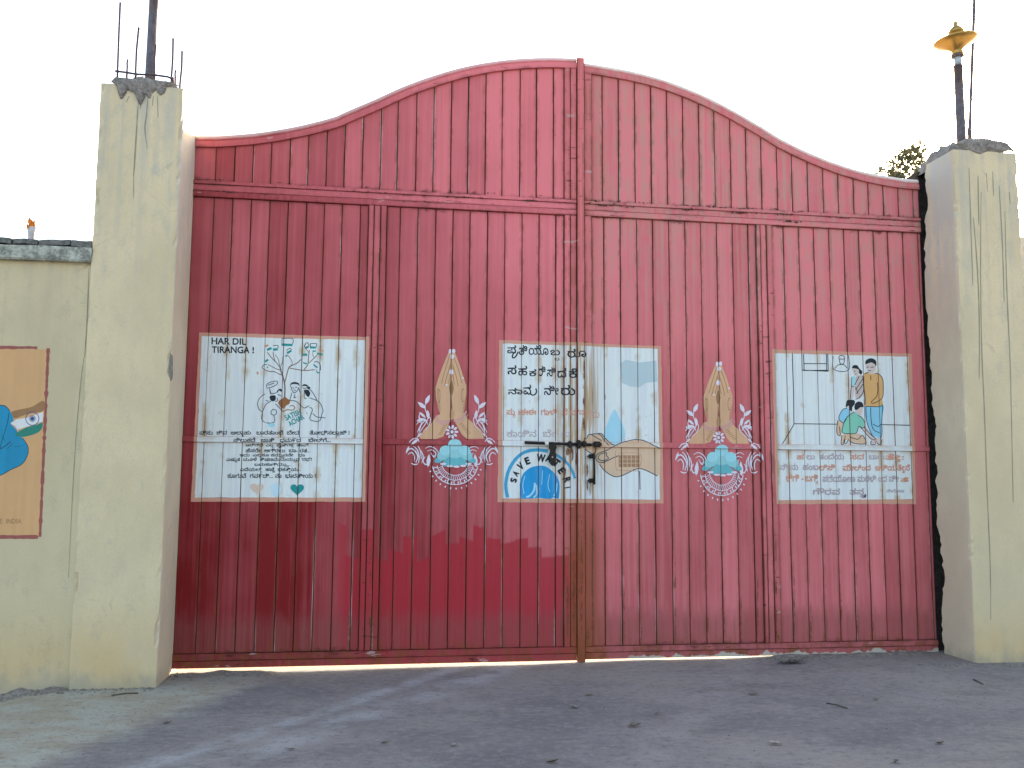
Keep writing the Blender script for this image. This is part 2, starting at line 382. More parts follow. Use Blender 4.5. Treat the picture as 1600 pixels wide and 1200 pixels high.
# ------------------------------------------------------------------ painting on upright surfaces
class Surface:
    """upright painted surface made of flat cells (x0,x1,z0,z1,y); marks are cut at every joint and laid on each cell"""
    def __init__(s, cells, Y=0.0): s.cells = cells; s.Y = Y; s.k = 0
    def to(s, p): q = B(p[0], p[1], s.Y); return (q.x, q.z)
def clip(poly, ax, v, keep_less):
    out = []; n = len(poly)
    for i in range(n):
        a, b = poly[i], poly[(i + 1) % n]
        ia = (a[ax] <= v) if keep_less else (a[ax] >= v); ib = (b[ax] <= v) if keep_less else (b[ax] >= v)
        if ia: out.append(a)
        if ia != ib:
            t = (v - a[ax]) / (b[ax] - a[ax]); out.append((a[0] + t * (b[0] - a[0]), a[1] + t * (b[1] - a[1])))
    return out
class Paint:
    def __init__(s, surf): s.surf = surf; s.v = []; s.f = []; s.lo = []; s.hi = []; s.pid = []
    def poly(s, pl, off):
        xs = [p[0] for p in pl]; zs = [p[1] for p in pl]
        for (x0, x1, z0, z1, y) in s.surf.cells:
            if max(xs) <= x0 or min(xs) >= x1 or max(zs) <= z0 or min(zs) >= z1: continue
            q = pl
            if min(xs) < x0: q = clip(q, 0, x0, False)
            if len(q) > 2 and max(xs) > x1: q = clip(q, 0, x1, True)
            if len(q) > 2 and min(zs) < z0: q = clip(q, 1, z0, False)
            if len(q) > 2 and max(zs) > z1: q = clip(q, 1, z1, True)
            if len(q) < 3: continue
            ar = sum(q[i][0] * q[(i + 1) % len(q)][1] - q[(i + 1) % len(q)][0] * q[i][1] for i in range(len(q)))
            if abs(ar) < 1e-9: continue
            if ar < 0: q = q[::-1]
            b = len(s.v)
            for p in q:
                s.v.append((p[0], y - off, p[1])); s.lo.append((p[0] - x0, p[1] - z0)); s.hi.append((x1 - p[0], z1 - p[1]))
            s.f.append(tuple(range(b, b + len(q)))); s.pid.append(s.surf.k)
    def nxt(s):
        s.surf.k += 1; return 0.0007 + 0.00002 * s.surf.k
    def fill(s, pts, sm=False, rawz=False):
        if sm: pts = curve(pts, True)
        pl = [s.surf.to(p) for p in pts]; off = s.nxt()
        for t in tessellate_polygon([[Vector((p[0], p[1], 0)) for p in pl]]): s.poly([pl[i] for i in t], off)
    def stroke(s, pts, wd, closed=False, sm=True, taper=0.0, jit=0.12):
        if sm: pts = curve(pts, closed)
        if closed: pts = pts + [pts[0]]
        off = s.nxt(); L = []; n = len(pts)
        for i, p in enumerate(pts):
            a = pts[max(0, i - 1)]; b = pts[min(n - 1, i + 1)]
            d = (b[0] - a[0], b[1] - a[1]); l = math.hypot(*d) or 1
            ww = wd * (1 + jit * noise.noise((p[0] * 0.31, p[1] * 0.31, s.surf.k))) / 2
            if taper: ww *= 1 - taper * abs(2 * i / max(1, n - 1) - 1) ** 2
            nrm = (-d[1] / l * ww, d[0] / l * ww)
            L.append((s.surf.to((p[0] + nrm[0], p[1] + nrm[1])), s.surf.to((p[0] - nrm[0], p[1] - nrm[1]))))
        for i in range(n - 1): s.poly([L[i][0], L[i + 1][0], L[i + 1][1], L[i][1]], off)
    def dot(s, c, rx, ry=None, rot=0.0, k=12):
        ry = ry or rx
        pts = [(c[0] + math.cos(rot) * rx * math.cos(t) - math.sin(rot) * ry * math.sin(t),
                c[1] + math.sin(rot) * rx * math.cos(t) + math.cos(rot) * ry * math.sin(t)) for t in (2 * math.pi * i / k for i in range(k))]
        s.fill(pts)
    def leaf(s, a, b, wd):
        d = (b[0] - a[0], b[1] - a[1]); nrm = (-d[1], d[0]); l = math.hypot(*d) or 1
        pts = [a]
        for t, k in ((0.25, 0.75), (0.5, 1), (0.8, 0.55)): pts.append((a[0] + d[0] * t + nrm[0] / l * wd * k / 2, a[1] + d[1] * t + nrm[1] / l * wd * k / 2))
        pts.append(b)
        for t, k in ((0.8, 0.55), (0.5, 1), (0.25, 0.75)): pts.append((a[0] + d[0] * t - nrm[0] / l * wd * k / 2, a[1] + d[1] * t - nrm[1] / l * wd * k / 2))
        s.fill(pts)
    def text(s, body, box, wob=0.0, rot=0.0, bold=0.0):
        """letters fitted into the photo-measured box (x0,y0,x1,y1); '^' sets the next letter small underneath"""
        tris = letters(body, bold)
        xs = [p[0] for t in tris for p in t]; ys = [p[1] for t in tris for p in t]
        x0, x1, y0, y1 = min(xs), max(xs), min(ys), max(ys); off = s.nxt(); cxp, cyp = (box[0] + box[2]) / 2, (box[1] + box[3]) / 2
        def m(p):
            px = box[0] + (p[0] - x0) / (x1 - x0) * (box[2] - box[0]); py = box[3] - (p[1] - y0) / (y1 - y0) * (box[3] - box[1])
            if wob:
                px += wob * noise.noise((px * 0.16, py * 0.16, 1)); py += wob * noise.noise((px * 0.10, py * 0.16, 5))
            if rot:
                dx, dy = px - cxp, py - cyp; px = cxp + dx * math.cos(rot) - dy * math.sin(rot); py = cyp + dx * math.sin(rot) + dy * math.cos(rot)
            return s.surf.to((px, py))
        for t in tris: s.poly([m(p) for p in t], off)
    def build(s, name, mat, parent, label=None, split=False):
        first = None
        for pid in (sorted(set(s.pid)) if split else [None]):
            idx = [i for i in range(len(s.f)) if pid is None or s.pid[i] == pid]
            v = []; f = []; lo = []; hi = []
            for i in idx:
                b = len(v)
                for k in s.f[i]: v.append(s.v[k]); lo.append(s.lo[k]); hi.append(s.hi[k])
                f.append(tuple(range(b, len(v))))
            me = bpy.data.meshes.new(name); me.from_pydata(v, [], f)
            for nm, src in (('lo', lo), ('hi', hi)):
                uv = me.uv_layers.new(name=nm)
                for i, l in enumerate(me.loops): uv.data[i].uv = src[l.vertex_index]
            o = link(name, me, mat, parent)
            if label: o['label'] = label
            first = first or o
        return first
def curve(pts, closed=False, step=6):
    out = []; n = len(pts)
    for i in range(n if closed else n - 1):
        g = (lambda k: pts[k % n]) if closed else (lambda k: pts[max(0, min(n - 1, k))])
        p0, p1, p2, p3 = g(i - 1), g(i), g(i + 1), g(i + 2)
        for j in range(step):
            t = j / step
            out.append(tuple(0.5 * (2 * p1[c] + (p2[c] - p0[c]) * t + (2 * p0[c] - 5 * p1[c] + 4 * p2[c] - p3[c]) * t * t + (3 * p1[c] - p0[c] - 3 * p2[c] + p3[c]) * t ** 3) for c in (0, 1)))
    if not closed: out.append(pts[-1])
    return out
def glyph_tris(body, bold):
    """triangles of a run of letters; every outline is filled on its own so overlapping strokes stay solid"""
    cu = bpy.data.curves.new('letters', 'FONT'); cu.body = body
    o = bpy.data.objects.new('letters', cu); C.objects.link(o)
    cv = o.to_curve(bpy.context.evaluated_depsgraph_get()); loops = []
    for sp in cv.splines:
        bp = sp.bezier_points; n = len(bp); pts = []
        for i in range(n):
            p, q = bp[i], bp[(i + 1) % n]
            for t in (0.0, 0.34, 0.67):
                u = 1 - t; c = p.co * u ** 3 + p.handle_right * (3 * u * u * t) + q.handle_left * (3 * u * t * t) + q.co * t ** 3
                if not pts or (abs(c.x - pts[-1][0]) + abs(c.y - pts[-1][1])) > 0.004: pts.append((c.x, c.y))
        if len(pts) > 2: loops.append((sum(pts[i - 1][0] * pts[i][1] - pts[i][0] * pts[i - 1][1] for i in range(len(pts))) / 2, pts))
    o.to_curve_clear(); bpy.data.objects.remove(o); bpy.data.curves.remove(cu)
    def inside(p, lp):
        k = False
        for i in range(len(lp)):
            a, b = lp[i - 1], lp[i]
            if (a[1] > p[1]) != (b[1] > p[1]) and p[0] < (b[0] - a[0]) * (p[1] - a[1]) / (b[1] - a[1]) + a[0]: k = not k
        return k
    def grow(lp, d):
        m = len(lp); out = []
        for i in range(m):
            a, b = lp[i - 1], lp[(i + 1) % m]; dx, dy = b[0] - a[0], b[1] - a[1]; l = math.hypot(dx, dy) or 1
            out.append((lp[i][0] - dy / l * d, lp[i][1] + dx / l * d))
        return out
    own = {}
    for i, (ai, li) in enumerate(loops):
        for j, (aj, lj) in enumerate(loops):
            if ai * aj < 0 and abs(ai) < abs(aj) and inside(li[0], lj) and inside(li[len(li) // 2], lj): own[i] = j
    edges = []
    for i, (ai, li) in enumerate(loops):
        d = bold if loops[own.get(i, i)][0] < 0 else -bold; lp = grow(li, d)
        edges += [(lp[k - 1], lp[k]) for k in range(len(lp)) if abs(lp[k - 1][1] - lp[k][1]) > 1e-7]
    if not edges: return []
    lo, hi = min(min(a[1], b[1]) for a, b in edges), max(max(a[1], b[1]) for a, b in edges)
    step = 0.030; k = max(2, int((hi - lo) / step)); step = (hi - lo) / k
    def spans(y):
        xs = sorted((a[0] + (b[0] - a[0]) * (y - a[1]) / (b[1] - a[1]), 1 if b[1] > a[1] else -1) for a, b in edges if (a[1] <= y) != (b[1] <= y))
        out = []; w_ = 0; st = 0
        for x, sg in xs:
            if w_ == 0: st = x
            w_ += sg
            if w_ == 0 and x - st > 0.002: out.append((st, x))
        return out
    quads = []
    for j in range(k):
        y0, y1 = lo + step * j, lo + step * (j + 1); A, B_ = spans(y0 + step * 0.02), spans(y1 - step * 0.02)
        if len(A) != len(B_) or any(max(p[0], q[0]) > min(p[1], q[1]) for p, q in zip(A, B_)): A = B_ = spans((y0 + y1) / 2)
        quads += [[(p[0], y0), (p[1], y0), (q[1], y1), (q[0], y1)] for p, q in zip(A, B_)]
    return quads
def letters(body, bold=0.0):
    out = []; pen = 0.0; seg = ''; i = 0
    def put(sg, pen, sc=1.0, dy=0.0):
        t = glyph_tris(sg, bold); out.extend([[(p[0] * sc + pen, p[1] * sc + dy) for p in q] for q in t])
        return max([p[0] for q in t for p in q], default=0.2) * sc
    parts = body.split('^')
    for j, sg in enumerate(parts):
        if j:
            put(sg[0], pen - 0.38, 0.55, -0.36); sg = sg[1:]
        if not sg: continue
        lead = len(sg) - len(sg.lstrip(' ')); core = sg.strip(' ')
        pen += 0.30 * lead
        if core: pen += put(core, pen) + 0.07
        pen += 0.30 * (len(sg) - len(sg.rstrip(' ')) if core else 0)
    return out
def Z(ox, oy, sc):
    """reader for coordinates taken off an enlarged crop"""
    return lambda *pts: [(ox + p[0] / sc, oy + p[1] / sc) for p in pts]

# ================================================================== THE GATE
Y_PLANK, Y_FRAME, Y_MIDR = 0.010, -0.012, -0.004
def X2(t, ty, b, by): return (B(t, ty).x + B(b, by).x) / 2
def Xs(tx, ty, bx, by): return [X2(t, ty, b, by) for t, b in zip(tx, bx)]
ZR = 3.84; ZB = 0.134; ZM0, ZM1 = 1.806, 1.853; ZTOPBAND = 3.98; ZFOOT = 0.022
st_l = Xs([577, 585.5, 595.4, 605], 322, [559, 568.5, 579.5, 590], 1016)
st_c = Xs([883, 892, 901.6], 334, [879.4, 889.8, 900.2], 1014)
X_PL, X_PR = st_c[2] + 0.003, B(912.3, 336).x            # meeting bar
st_rc = [X_PR + 0.003, X2(922.6, 339, 928.4, 1013)]
st_r = Xs([1180, 1187, 1197, 1205], 352, [1196, 1201.5, 1210.5, 1222], 1005)
XL0, XR1 = -3.299, 3.232
seams = {
 'LA': [XL0] + Xs([334.4,364,393,422,451,479.6,507.4,535.4,564], 312, [305,335.6,366,396.6,427,457,486.6,516.4,545.4], 1018) + [st_l[0]],
 'LB': [st_l[3]] + Xs([626.4,654.4,682,709,736,763,790.4,817.4,843.6,870], 326, [611.6,640.4,669.6,698,726,755,783.4,811.4,839.4,866.6], 1015) + [st_c[0]],
 'RA': [st_rc[1]] + Xs([942,967.6,993,1018.6,1043.6,1069,1094,1118.4,1143,1167.4], 345, [948,975,1002.4,1028.4,1055,1081,1106.4,1132.4,1158.4,1184], 1010) + [st_r[0]],
 'RB': [st_r[3]] + Xs([1224,1247.4,1271.4,1295.4,1319,1342.6,1366,1388,1411.6,1435], 358, [1241,1266.4,1290.6,1315,1339.4,1363.6,1386.6,1410.4,1434.4,1460], 1002) + [XR1],
 'LU': [XL0] + [B(p, 288).x for p in (335.6,365,394,422.4,452,480.4,509,537,565.6,593.6)] + [B(p, 297).x for p in (620,649,676.4,703.6,730.6,758,784.4,812,838,865)] + [st_c[0]],
 'RU': [st_rc[1]] + [B(p, 315).x for p in (941.6,967.4,993,1018.6,1043.6,1068.6,1094,1118.4,1143,1167.4)] + [B(p, 325).x for p in (1191.4,1215.6,1239,1263.6,1287.6,1311,1335,1358,1381.6,1404.6,1428)] + [XR1],
}
def crv(pts):
    c = curve([(lambda q: (q.x, q.z))(B(*p)) for p in pts], False, 5); return c
inL = crv([(303,229.8),(330,230),(350,229.4),(398,225.6),(440,219.6),(483,211),(528,199),(550,189.5),(594,170.6),(637,151),(681,134.8),(725,121.8),(769,113),(812,108),(856,106),(890,106.6)])
inR = crv([(914,114.5),(944,119),(992,128),(1040,141.3),(1092,161.9),(1136,183.8),(1184,211.5),(1214,230),(1260,252.5),(1310,272),(1356,285),(1406,294),(1440,297),(1462,298)])
def at_curve(c, x):
    if x <= c[0][0]: return c[0][1]
    for a, b in zip(c, c[1:]):
        if x <= b[0]: return a[1] + (b[1] - a[1]) * (x - a[0]) / max(1e-6, b[0] - a[0])
    return c[-1][1]
def offset(c, d):
    out = []
    for i, p in enumerate(c):
        a, b = c[max(0, i - 1)], c[min(len(c) - 1, i + 1)]; dx, dz = b[0] - a[0], b[1] - a[1]; l = math.hypot(dx, dz)
        out.append((p[0] - dz / l * d, p[1] + dx / l * d))
    return out

def slab(name, outline, y0, y1, mat, parent, cham=0.003, ends=None):
    """upright piece with a front outline (x,z anticlockwise seen from the camera), chamfered front edge"""
    n = len(outline); xs = [p[0] for p in outline]; zs = [p[1] for p in outline]
    cx, cz = (min(xs) + max(xs)) / 2, (min(zs) + max(zs)) / 2; hw, hh = (max(xs) - min(xs)) / 2, (max(zs) - min(zs)) / 2
    def inset(p, d): return (cx + (p[0] - cx) * (1 - d / hw), cz + (p[1] - cz) * (1 - d / hh))
    v = [(inset(p, cham)[0], y0, inset(p, cham)[1]) for p in outline] + [(p[0], y0 + cham * 1.3, p[1]) for p in outline] + [(p[0], y1, p[1]) for p in outline]
    f = [tuple(range(n))]
    for r in (0, n):
        for i in range(n): j = (i + 1) % n; f.append((r + j, r + i, r + n + i, r + n + j))
    f.append(tuple(range(3 * n - 1, 2 * n - 1, -1)))
    me = bpy.data.meshes.new(name); me.from_pydata(v, [], f)
    zt = ends[1] if ends else max(zs); zb = ends[0] if ends else min(zs)
    for nm, fn in (('lo', lambda p: (p[0] - min(xs), p[2] - zb)), ('hi', lambda p: (max(xs) - p[0], zt - p[2]))):
        uv = me.uv_layers.new(name=nm)
        for i, l in enumerate(me.loops): uv.data[i].uv = fn(v[l.vertex_index])
    return link(name, me, mat, parent)
def rect(x0, x1, z0, z1): return [(x0, z0), (x1, z0), (x1, z1), (x0, z1)]
def jitter_y(): return random.uniform(-0.0012, 0.0012)

leafL = tag(empty('gate_leaf', (XL0, 0, 0)), 'left red metal gate leaf with white cartoon panel and meeting bar', 'gate', 'pair of red gate leaves')
leafR = tag(empty('gate_leaf', (XR1, 0, 0)), 'right red metal gate leaf with family panel, faded dusty upper boards', 'gate', 'pair of red gate leaves')
GAP = 0.0022
cells = []
def boards(key, leaf, z0, z1fn, lower):
    s = seams[key]
    for a, b in zip(s, s[1:]):
        x0, x1 = a + random.uniform(0.0006, 0.0032), b - random.uniform(0.0006, 0.0032); y = Y_PLANK + jitter_y()
        xm = [x0 + (x1 - x0) * t for t in (1, 0.67, 0.33, 0)]
        o = [(x0, z0), (x1, z0)] + ([(x, z1fn(x)) for x in xm] if not lower else [(x1, z1fn(x1)), (x0, z1fn(x0))])
        slab('plank', o, y, y + 0.010, M_RED, leaf, 0.0026, ends=(z0, z0 + 9) if not lower else None)
        if lower:
            cells.append((x0, x1, z0, ZM0, y)); cells.append((x0, x1, ZM1, z1fn(x0), y))
for key, leaf in (('LA', leafL), ('LB', leafL), ('RA', leafR), ('RB', leafR)):
    boards(key, leaf, ZB + 0.002, lambda x: ZR - 0.002, True)
boards('LU', leafL, ZTOPBAND + 0.002, lambda x: at_curve(inL, x) + 0.02, False)
boards('RU', leafR, ZTOPBAND + 0.002, lambda x: at_curve(inR, x) + 0.02, False)
# sheet closing the leaf behind the boards
for leaf, x0, x1, c, yb_ in ((leafL, XL0 + 0.001, X_PR + 0.05, inL, 0.024), (leafR, st_rc[0] + 0.004, XR1 - 0.01, inR, 0.034)):
    k = 24; xs = [x1 + (x0 - x1) * i / k for i in range(k + 1)]
    o = [(x0, 0.06), (x1, 0.06)] + [(x, at_curve(c, x) + 0.02) for x in xs]
    slab('backing_sheet', o, yb_, yb_ + 0.006, M_BACK, leaf, 0.001)
# rails: each is three flats side by side, proud by different amounts
def bars(leaf, x0, x1, zz, name, depths):
    for (a, b), d in zip(zip(zz, zz[1:]), depths):
        slab(name, rect(x0, x1, a + 0.0015, b - 0.0015), d, 0.022, M_FRAME, leaf, 0.003)
TB = [ZR, 3.892, 3.948, ZTOPBAND]
bars(leafL, XL0, st_c[2], TB, 'upper_rail', [Y_FRAME, Y_FRAME + 0.005, Y_FRAME - 0.002])
bars(leafR, st_rc[0], XR1, TB, 'upper_rail', [Y_FRAME, Y_FRAME + 0.005, Y_FRAME - 0.002])
bars(leafL, XL0, st_c[2], [ZFOOT, 0.080, ZB], 'bottom_rail', [Y_FRAME + 0.003, Y_FRAME])
bars(leafR, st_rc[0], XR1, [ZFOOT + 0.006, 0.086, ZB], 'bottom_rail', [Y_FRAME + 0.003, Y_FRAME])
def stile(leaf, xs, z0, z1, depths):
    for (a, b), d in zip(zip(xs, xs[1:]), depths):
        slab('stile', rect(a + 0.0015, b - 0.0015, z0 + 0.001, z1 - 0.001), d, 0.022, M_FRAME, leaf, 0.003)
        cells.append((a + 0.0015, b - 0.0015, z0, z1, d))
stile(leafL, st_l, ZB, ZR, [Y_FRAME + 0.001, Y_FRAME + 0.007, Y_FRAME])
stile(leafL, st_c, ZB, ZR, [Y_FRAME + 0.001, Y_FRAME + 0.006])
stile(leafR, st_rc, ZB, ZR, [Y_FRAME + 0.001])
stile(leafR, st_r, ZB, ZR, [Y_FRAME + 0.001, Y_FRAME + 0.007, Y_FRAME])
slab('stile', [(st_c[0], ZTOPBAND + .001), (st_c[1] - .0015, ZTOPBAND + .001), (st_c[1] - .0015, 5.215), (st_c[0], 5.215)], Y_FRAME, 0.022, M_FRAME, leafL)
slab('stile', [(st_c[1] + .0015, ZTOPBAND + .001), (st_c[2], ZTOPBAND + .001), (st_c[2], 5.21), (st_c[1] + .0015, 5.215)], Y_FRAME + 0.005, 0.022, M_FRAME, leafL)
slab('stile', [(st_rc[0], ZTOPBAND + .001), (st_rc[1], ZTOPBAND + .001), (st_rc[1], 5.175), (st_rc[0], 5.18)], Y_FRAME, 0.022, M_FRAME, leafR)
slab('meeting_bar', rect(X_PL, X_PR, 0.012, 5.285), -0.030, 0.006, M_FRAME, leafL, 0.004)
cells.append((X_PL + 0.004, X_PR - 0.004, 0.03, 5.2, -0.030))
for leaf, keys in ((leafL, ('LA', 'LB')), (leafR, ('RA', 'RB'))):
    for k in keys:
        slab('middle_rail', rect(seams[k][0] + .001, seams[k][-1] - .001, ZM0, ZM1), Y_MIDR, 0.0105 - 0.002, M_FRAME, leaf, 0.003)
        cells.append((seams[k][0], seams[k][-1], ZM0 + 0.002, ZM1 - 0.002, Y_MIDR))
# curved head: flat flange in front, round tube over it
def ribbon_slab(name, lo, hi, y0, y1, mat, leaf):
    n = len(lo); v = []
    for y in (y0, y1):
        v += [(p[0], y, p[1]) for p in lo] + [(p[0], y, p[1]) for p in hi]
    f = []
    for i in range(n - 1):
        f += [(i, i + 1, n + i + 1, n + i), (2*n + i + 1, 2*n + i, 3*n + i, 3*n + i + 1), (i + 1, i, 2*n + i, 2*n + i + 1), (n + i, n + i + 1, 3*n + i + 1, 3*n + i)]
    f += [(0, n, 3*n, 2*n), (n - 1, 2*n + n - 1, 3*n + n - 1, n + n - 1)]
    me = bpy.data.meshes.new(name); me.from_pydata(v, [], f)
    for nm in ('lo', 'hi'):
        uv = me.uv_layers.new(name=nm)
        for i, l in enumerate(me.loops):
            k = l.vertex_index % (2 * n); uv.data[i].uv = (0.5, (0.0 if k < n else 0.05) if nm == 'lo' else (0.05 if k < n else 0.03))
    return link(name, me, mat, leaf)
def tube(name, pts, r, mat, parent, seg=10, cap=True, rs=None):
    bm = bmesh.new(); rings = []
    for i, p in enumerate(pts):
        a, b = Vector(pts[max(0, i - 1)]), Vector(pts[min(len(pts) - 1, i + 1)]); t = (b - a).normalized()
        u = t.cross(Vector((0, 1, 0.01))).normalized() if abs(t.y) < 0.9 else t.cross(Vector((0, 0, 1))).normalized(); w_ = t.cross(u)
        rr = rs[i] if rs else r
        rings.append([bm.verts.new(Vector(p) + (u * math.cos(2 * math.pi * k / seg) + w_ * math.sin(2 * math.pi * k / seg)) * rr) for k in range(seg)])
    for a, b in zip(rings, rings[1:]):
        for k in range(seg): bm.faces.new((a[k], a[(k + 1) % seg], b[(k + 1) % seg], b[k])).smooth = True
    if cap:
        bm.faces.new(rings[0][::-1]); bm.faces.new(rings[-1])
    bmesh.ops.recalc_face_normals(bm, faces=bm.faces)
    uvs = [bm.loops.layers.uv.new(k) for k in ('lo', 'hi')]
    for f in bm.faces:
        for l in f.loops:
            for u in uvs: l[u].uv = (0.5, 0.5)
    me = bpy.data.meshes.new(name); bm.to_mesh(me); bm.free()
    return link(name, me, mat, parent)
for leaf, c, xa, xb in ((leafL, inL, XL0 + 0.004, X_PL - 0.004), (leafR, inR, X_PR + 0.004, XR1 - 0.004)):
    cc = [p for p in c if xa < p[0] < xb]; cc = [(xa, at_curve(c, xa))] + cc + [(xb, at_curve(c, xb))]
    o1 = [(min(xb, max(xa, p[0])), p[1]) for p in offset(cc, 0.050)]
    ribbon_slab('head_flange', cc, o1, Y_FRAME - 0.002, 0.022, M_FRAME, leaf)
    o2 = [(min(xb, max(xa, p[0])), 0.024, p[1]) for p in offset(cc, 0.070)]
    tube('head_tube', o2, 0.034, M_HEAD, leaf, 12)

# ---- painted panels
gate = Surface(cells)
gateL = Surface([c for c in cells if c[1] < X_PR + 0.001]); gateR = Surface([c for c in cells if c[0] > X_PR - 0.001])
W_WHITE = mural_paint('panel_white', (0.70, 0.73, 0.70), 0.0, 0.75, 0.10)
W_SALMON = mural_paint('border_salmon', (0.60, 0.30, 0.21), 0.25, 0.5, 0.18)
W_INK = mural_paint('ink_black', (0.014, 0.018, 0.026), 0.05, 0.0, 0.3)
W_INKF = mural_paint('ink_faded', (0.045, 0.060, 0.080), 0.30, 0.0, 0.3)
W_INKV = mural_paint('ink_verse', (0.025, 0.032, 0.042), 0.0, 0.0, 0.3)
W_GREYINK = mural_paint('ink_grey_line', (0.075, 0.09, 0.11), 0.30, 0.0, 0.3)
W_TEAL = mural_paint('teal', (0.010, 0.27, 0.26), 0.10, 0.2, 0.3)
W_BROWNLINE = mural_paint('brown_line', (0.20, 0.125, 0.10), 0.12, 0.0, 0.3)
W_SOIL = mural_paint('soil_brown', (0.27, 0.11, 0.035), 0.25, 0.0, 0.5)
W_BLUE = mural_paint('water_blue', (0.012, 0.27, 0.56), 0.10, 0.1, 0.35)
W_RING = mural_paint('ring_blue', (0.050, 0.33, 0.54), 0.28, 0.1, 0.3)
W_PALEBLUE = mural_paint('pale_drop_blue', (0.36, 0.62, 0.72), 0.30, 0.2, 0.2)
W_SKIN = mural_paint('skin_tan', (0.66, 0.46, 0.31), 0.0, 0.4, 0.15)
W_SKIN2 = mural_paint('hand_tan', (0.64, 0.37, 0.21), 0.06, 0.15, 0.20)
W_SKIND = mural_paint('hand_brown', (0.29, 0.145, 0.065), 0.20, 0.0, 0.3)
W_SKINM = mural_paint('hand_brown_mid', (0.50, 0.275, 0.145), 0.28, 0.0, 0.3)
W_CREAMP = mural_paint('cuff_pink', (0.58, 0.30, 0.27), 0.22, 0.0, 0.2)
W_SCROLL = mural_paint('scroll_white', (0.72, 0.64, 0.70), 0.14, 0.0, 0.15)
W_LOTUS = mural_paint('lotus_teal', (0.27, 0.54, 0.56), 0.06, 0.0, 0.2)
W_LOTUSL = mural_paint('lotus_pale', (0.32, 0.62, 0.66), 0.10, 0.0, 0.15)
W_LOTUSD = mural_paint('lotus_deep', (0.13, 0.42, 0.46), 0.22, 0.0, 0.25)
W_FADE = mural_paint('faded_orange_letters', (0.60, 0.29, 0.20), 0.0, 0.0, 0.35)
W_FADE2 = mural_paint('faded_mauve_letters', (0.44, 0.36, 0.37), 0.0, 0.0, 0.35)
W_GRID = mural_paint('grid_brown', (0.36, 0.20, 0.11), 0.12, 0.0, 0.25)
W_KURTA = mural_paint('kurta_orange', (0.66, 0.37, 0.14), 0.05, 0.1, 0.15)
W_DHOTI = mural_paint('dhoti_blue', (0.25, 0.54, 0.68), 0.05, 0.1, 0.15)
W_GREEN = mural_paint('shirt_green', (0.22, 0.55, 0.41), 0.05, 0.1, 0.15)
W_FACE = mural_paint('face_pale', (0.62, 0.50, 0.45), 0.0, 0.1, 0.1)
W_SARI = mural_paint('sari_beige', (0.55, 0.45, 0.40), 0.10, 0.0, 0.15)
W_HEARTO = mural_paint('heart_faded_orange', (0.66, 0.50, 0.40), 0.0, 0.0, 0.3)
W_SAFF = mural_paint('saffron', (0.62, 0.25, 0.12), 0.30, 0.0, 0.2)
W_RUSTRUN = mural_paint('rust_run', (0.17, 0.065, 0.022), 0.45, 0.0, 0.4)
W_DRIP = mural_paint('drip_grey', (0.27, 0.245, 0.165), 0.0, 0.0, 0.3)

FINE = {'painted_outline', 'painted_scroll', 'painted_finger_line', 'painted_hand_outline', 'painted_tree', 'painted_wheel'}    # brush lines too fine to pick apart
def art(surf, name, mat, parent, fn, label=None):
    p = Paint(surf); fn(p)
    fine = name in FINE or (name == 'painted_figure' and mat.name == 'ink_faded')
    o = p.build(name, mat, parent, label, split=not fine and name not in ('painted_panel', 'painted_hands', 'painted_mural'))
    if fine: o['kind'] = 'stuff'
    return o
def edge_pts(c, step=9, amp=0.9, seed=0):
    out = []
    for i in range(len(c)):
        a, b = c[i], c[(i + 1) % len(c)]; k = max(2, int(math.hypot(b[0] - a[0], b[1] - a[1]) / step))
        for j in range(k):
            t = j / k; x, y = a[0] + (b[0] - a[0]) * t, a[1] + (b[1] - a[1]) * t
            out.append((x + amp * noise.noise((x * .2, y * .2, seed)), y + amp * noise.noise((x * .2, y * .2, seed + 9))))
    return out
def panel(surf, leaf, outer, inner, seed, label):
    b = art(surf, 'painted_panel', W_WHITE, leaf, lambda p: p.fill(edge_pts(inner, 9, 0.7, seed)), label)
    def frame(p):
        for i in range(4):
            j = (i + 1) % 4
            o = edge_pts([outer[i], outer[j], inner[j], inner[i]], 9, 0.9, seed + 3)
            p.fill(o)
    art(surf, 'panel_border', W_SALMON, b, frame)
    return b
# ---- panel of the left leaf: flag tree cartoon and verse
PA = panel(gateL, leafL, [(311,519),(577,526.5),(570.5,784),(298,784)], [(315,525),(570.5,531),(566,777.5),(304,777.5)], 1, 'white panel with a flag tree drawing and Kannada verse')
art(gateL, 'lettering', W_INK, PA, lambda p: (p.text('HAR DIL', (330, 527.6, 384.5, 538.4), 0.5, 0.02, 0.03), p.text('TIRANGA !', (330.5, 541, 396.5, 551.8), 0.6, 0.012, 0.03)))
z4 = Z(390, 520, 7.5)
def tree_lines(p):
    for pts, wd in (([(408,760),(412,680),(408,590),(385,500),(365,440),(358,400)], 2.2), ([(408,590),(432,500),(460,405),(500,380),(560,350),(600,310)], 1.6),
                    ([(380,495),(340,480),(290,455),(215,448),(150,415)], 1.4), ([(365,440),(300,415),(215,370)], 1.2), ([(358,410),(315,350),(260,295),(205,225)], 1.4),
                    ([(300,335),(282,280),(275,220)], 1.1), ([(360,395),(385,340),(388,280)], 1.2), ([(350,390),(335,310),(300,255)], 1.0), ([(460,410),(540,425),(640,440),(760,430)], 1.4),
                    ([(630,440),(680,370),(690,280),(700,200)], 1.4), ([(690,355),(745,305),(790,260)], 1.2), ([(480,385),(500,350),(470,290),(430,250)], 1.0), ([(760,300),(740,250),(745,220)], 0.9), ([(690,230),(665,190),(660,180)], 0.9)):
        p.stroke(z4(*pts), wd)
art(gateL, 'painted_tree', W_BROWNLINE, PA, tree_lines)
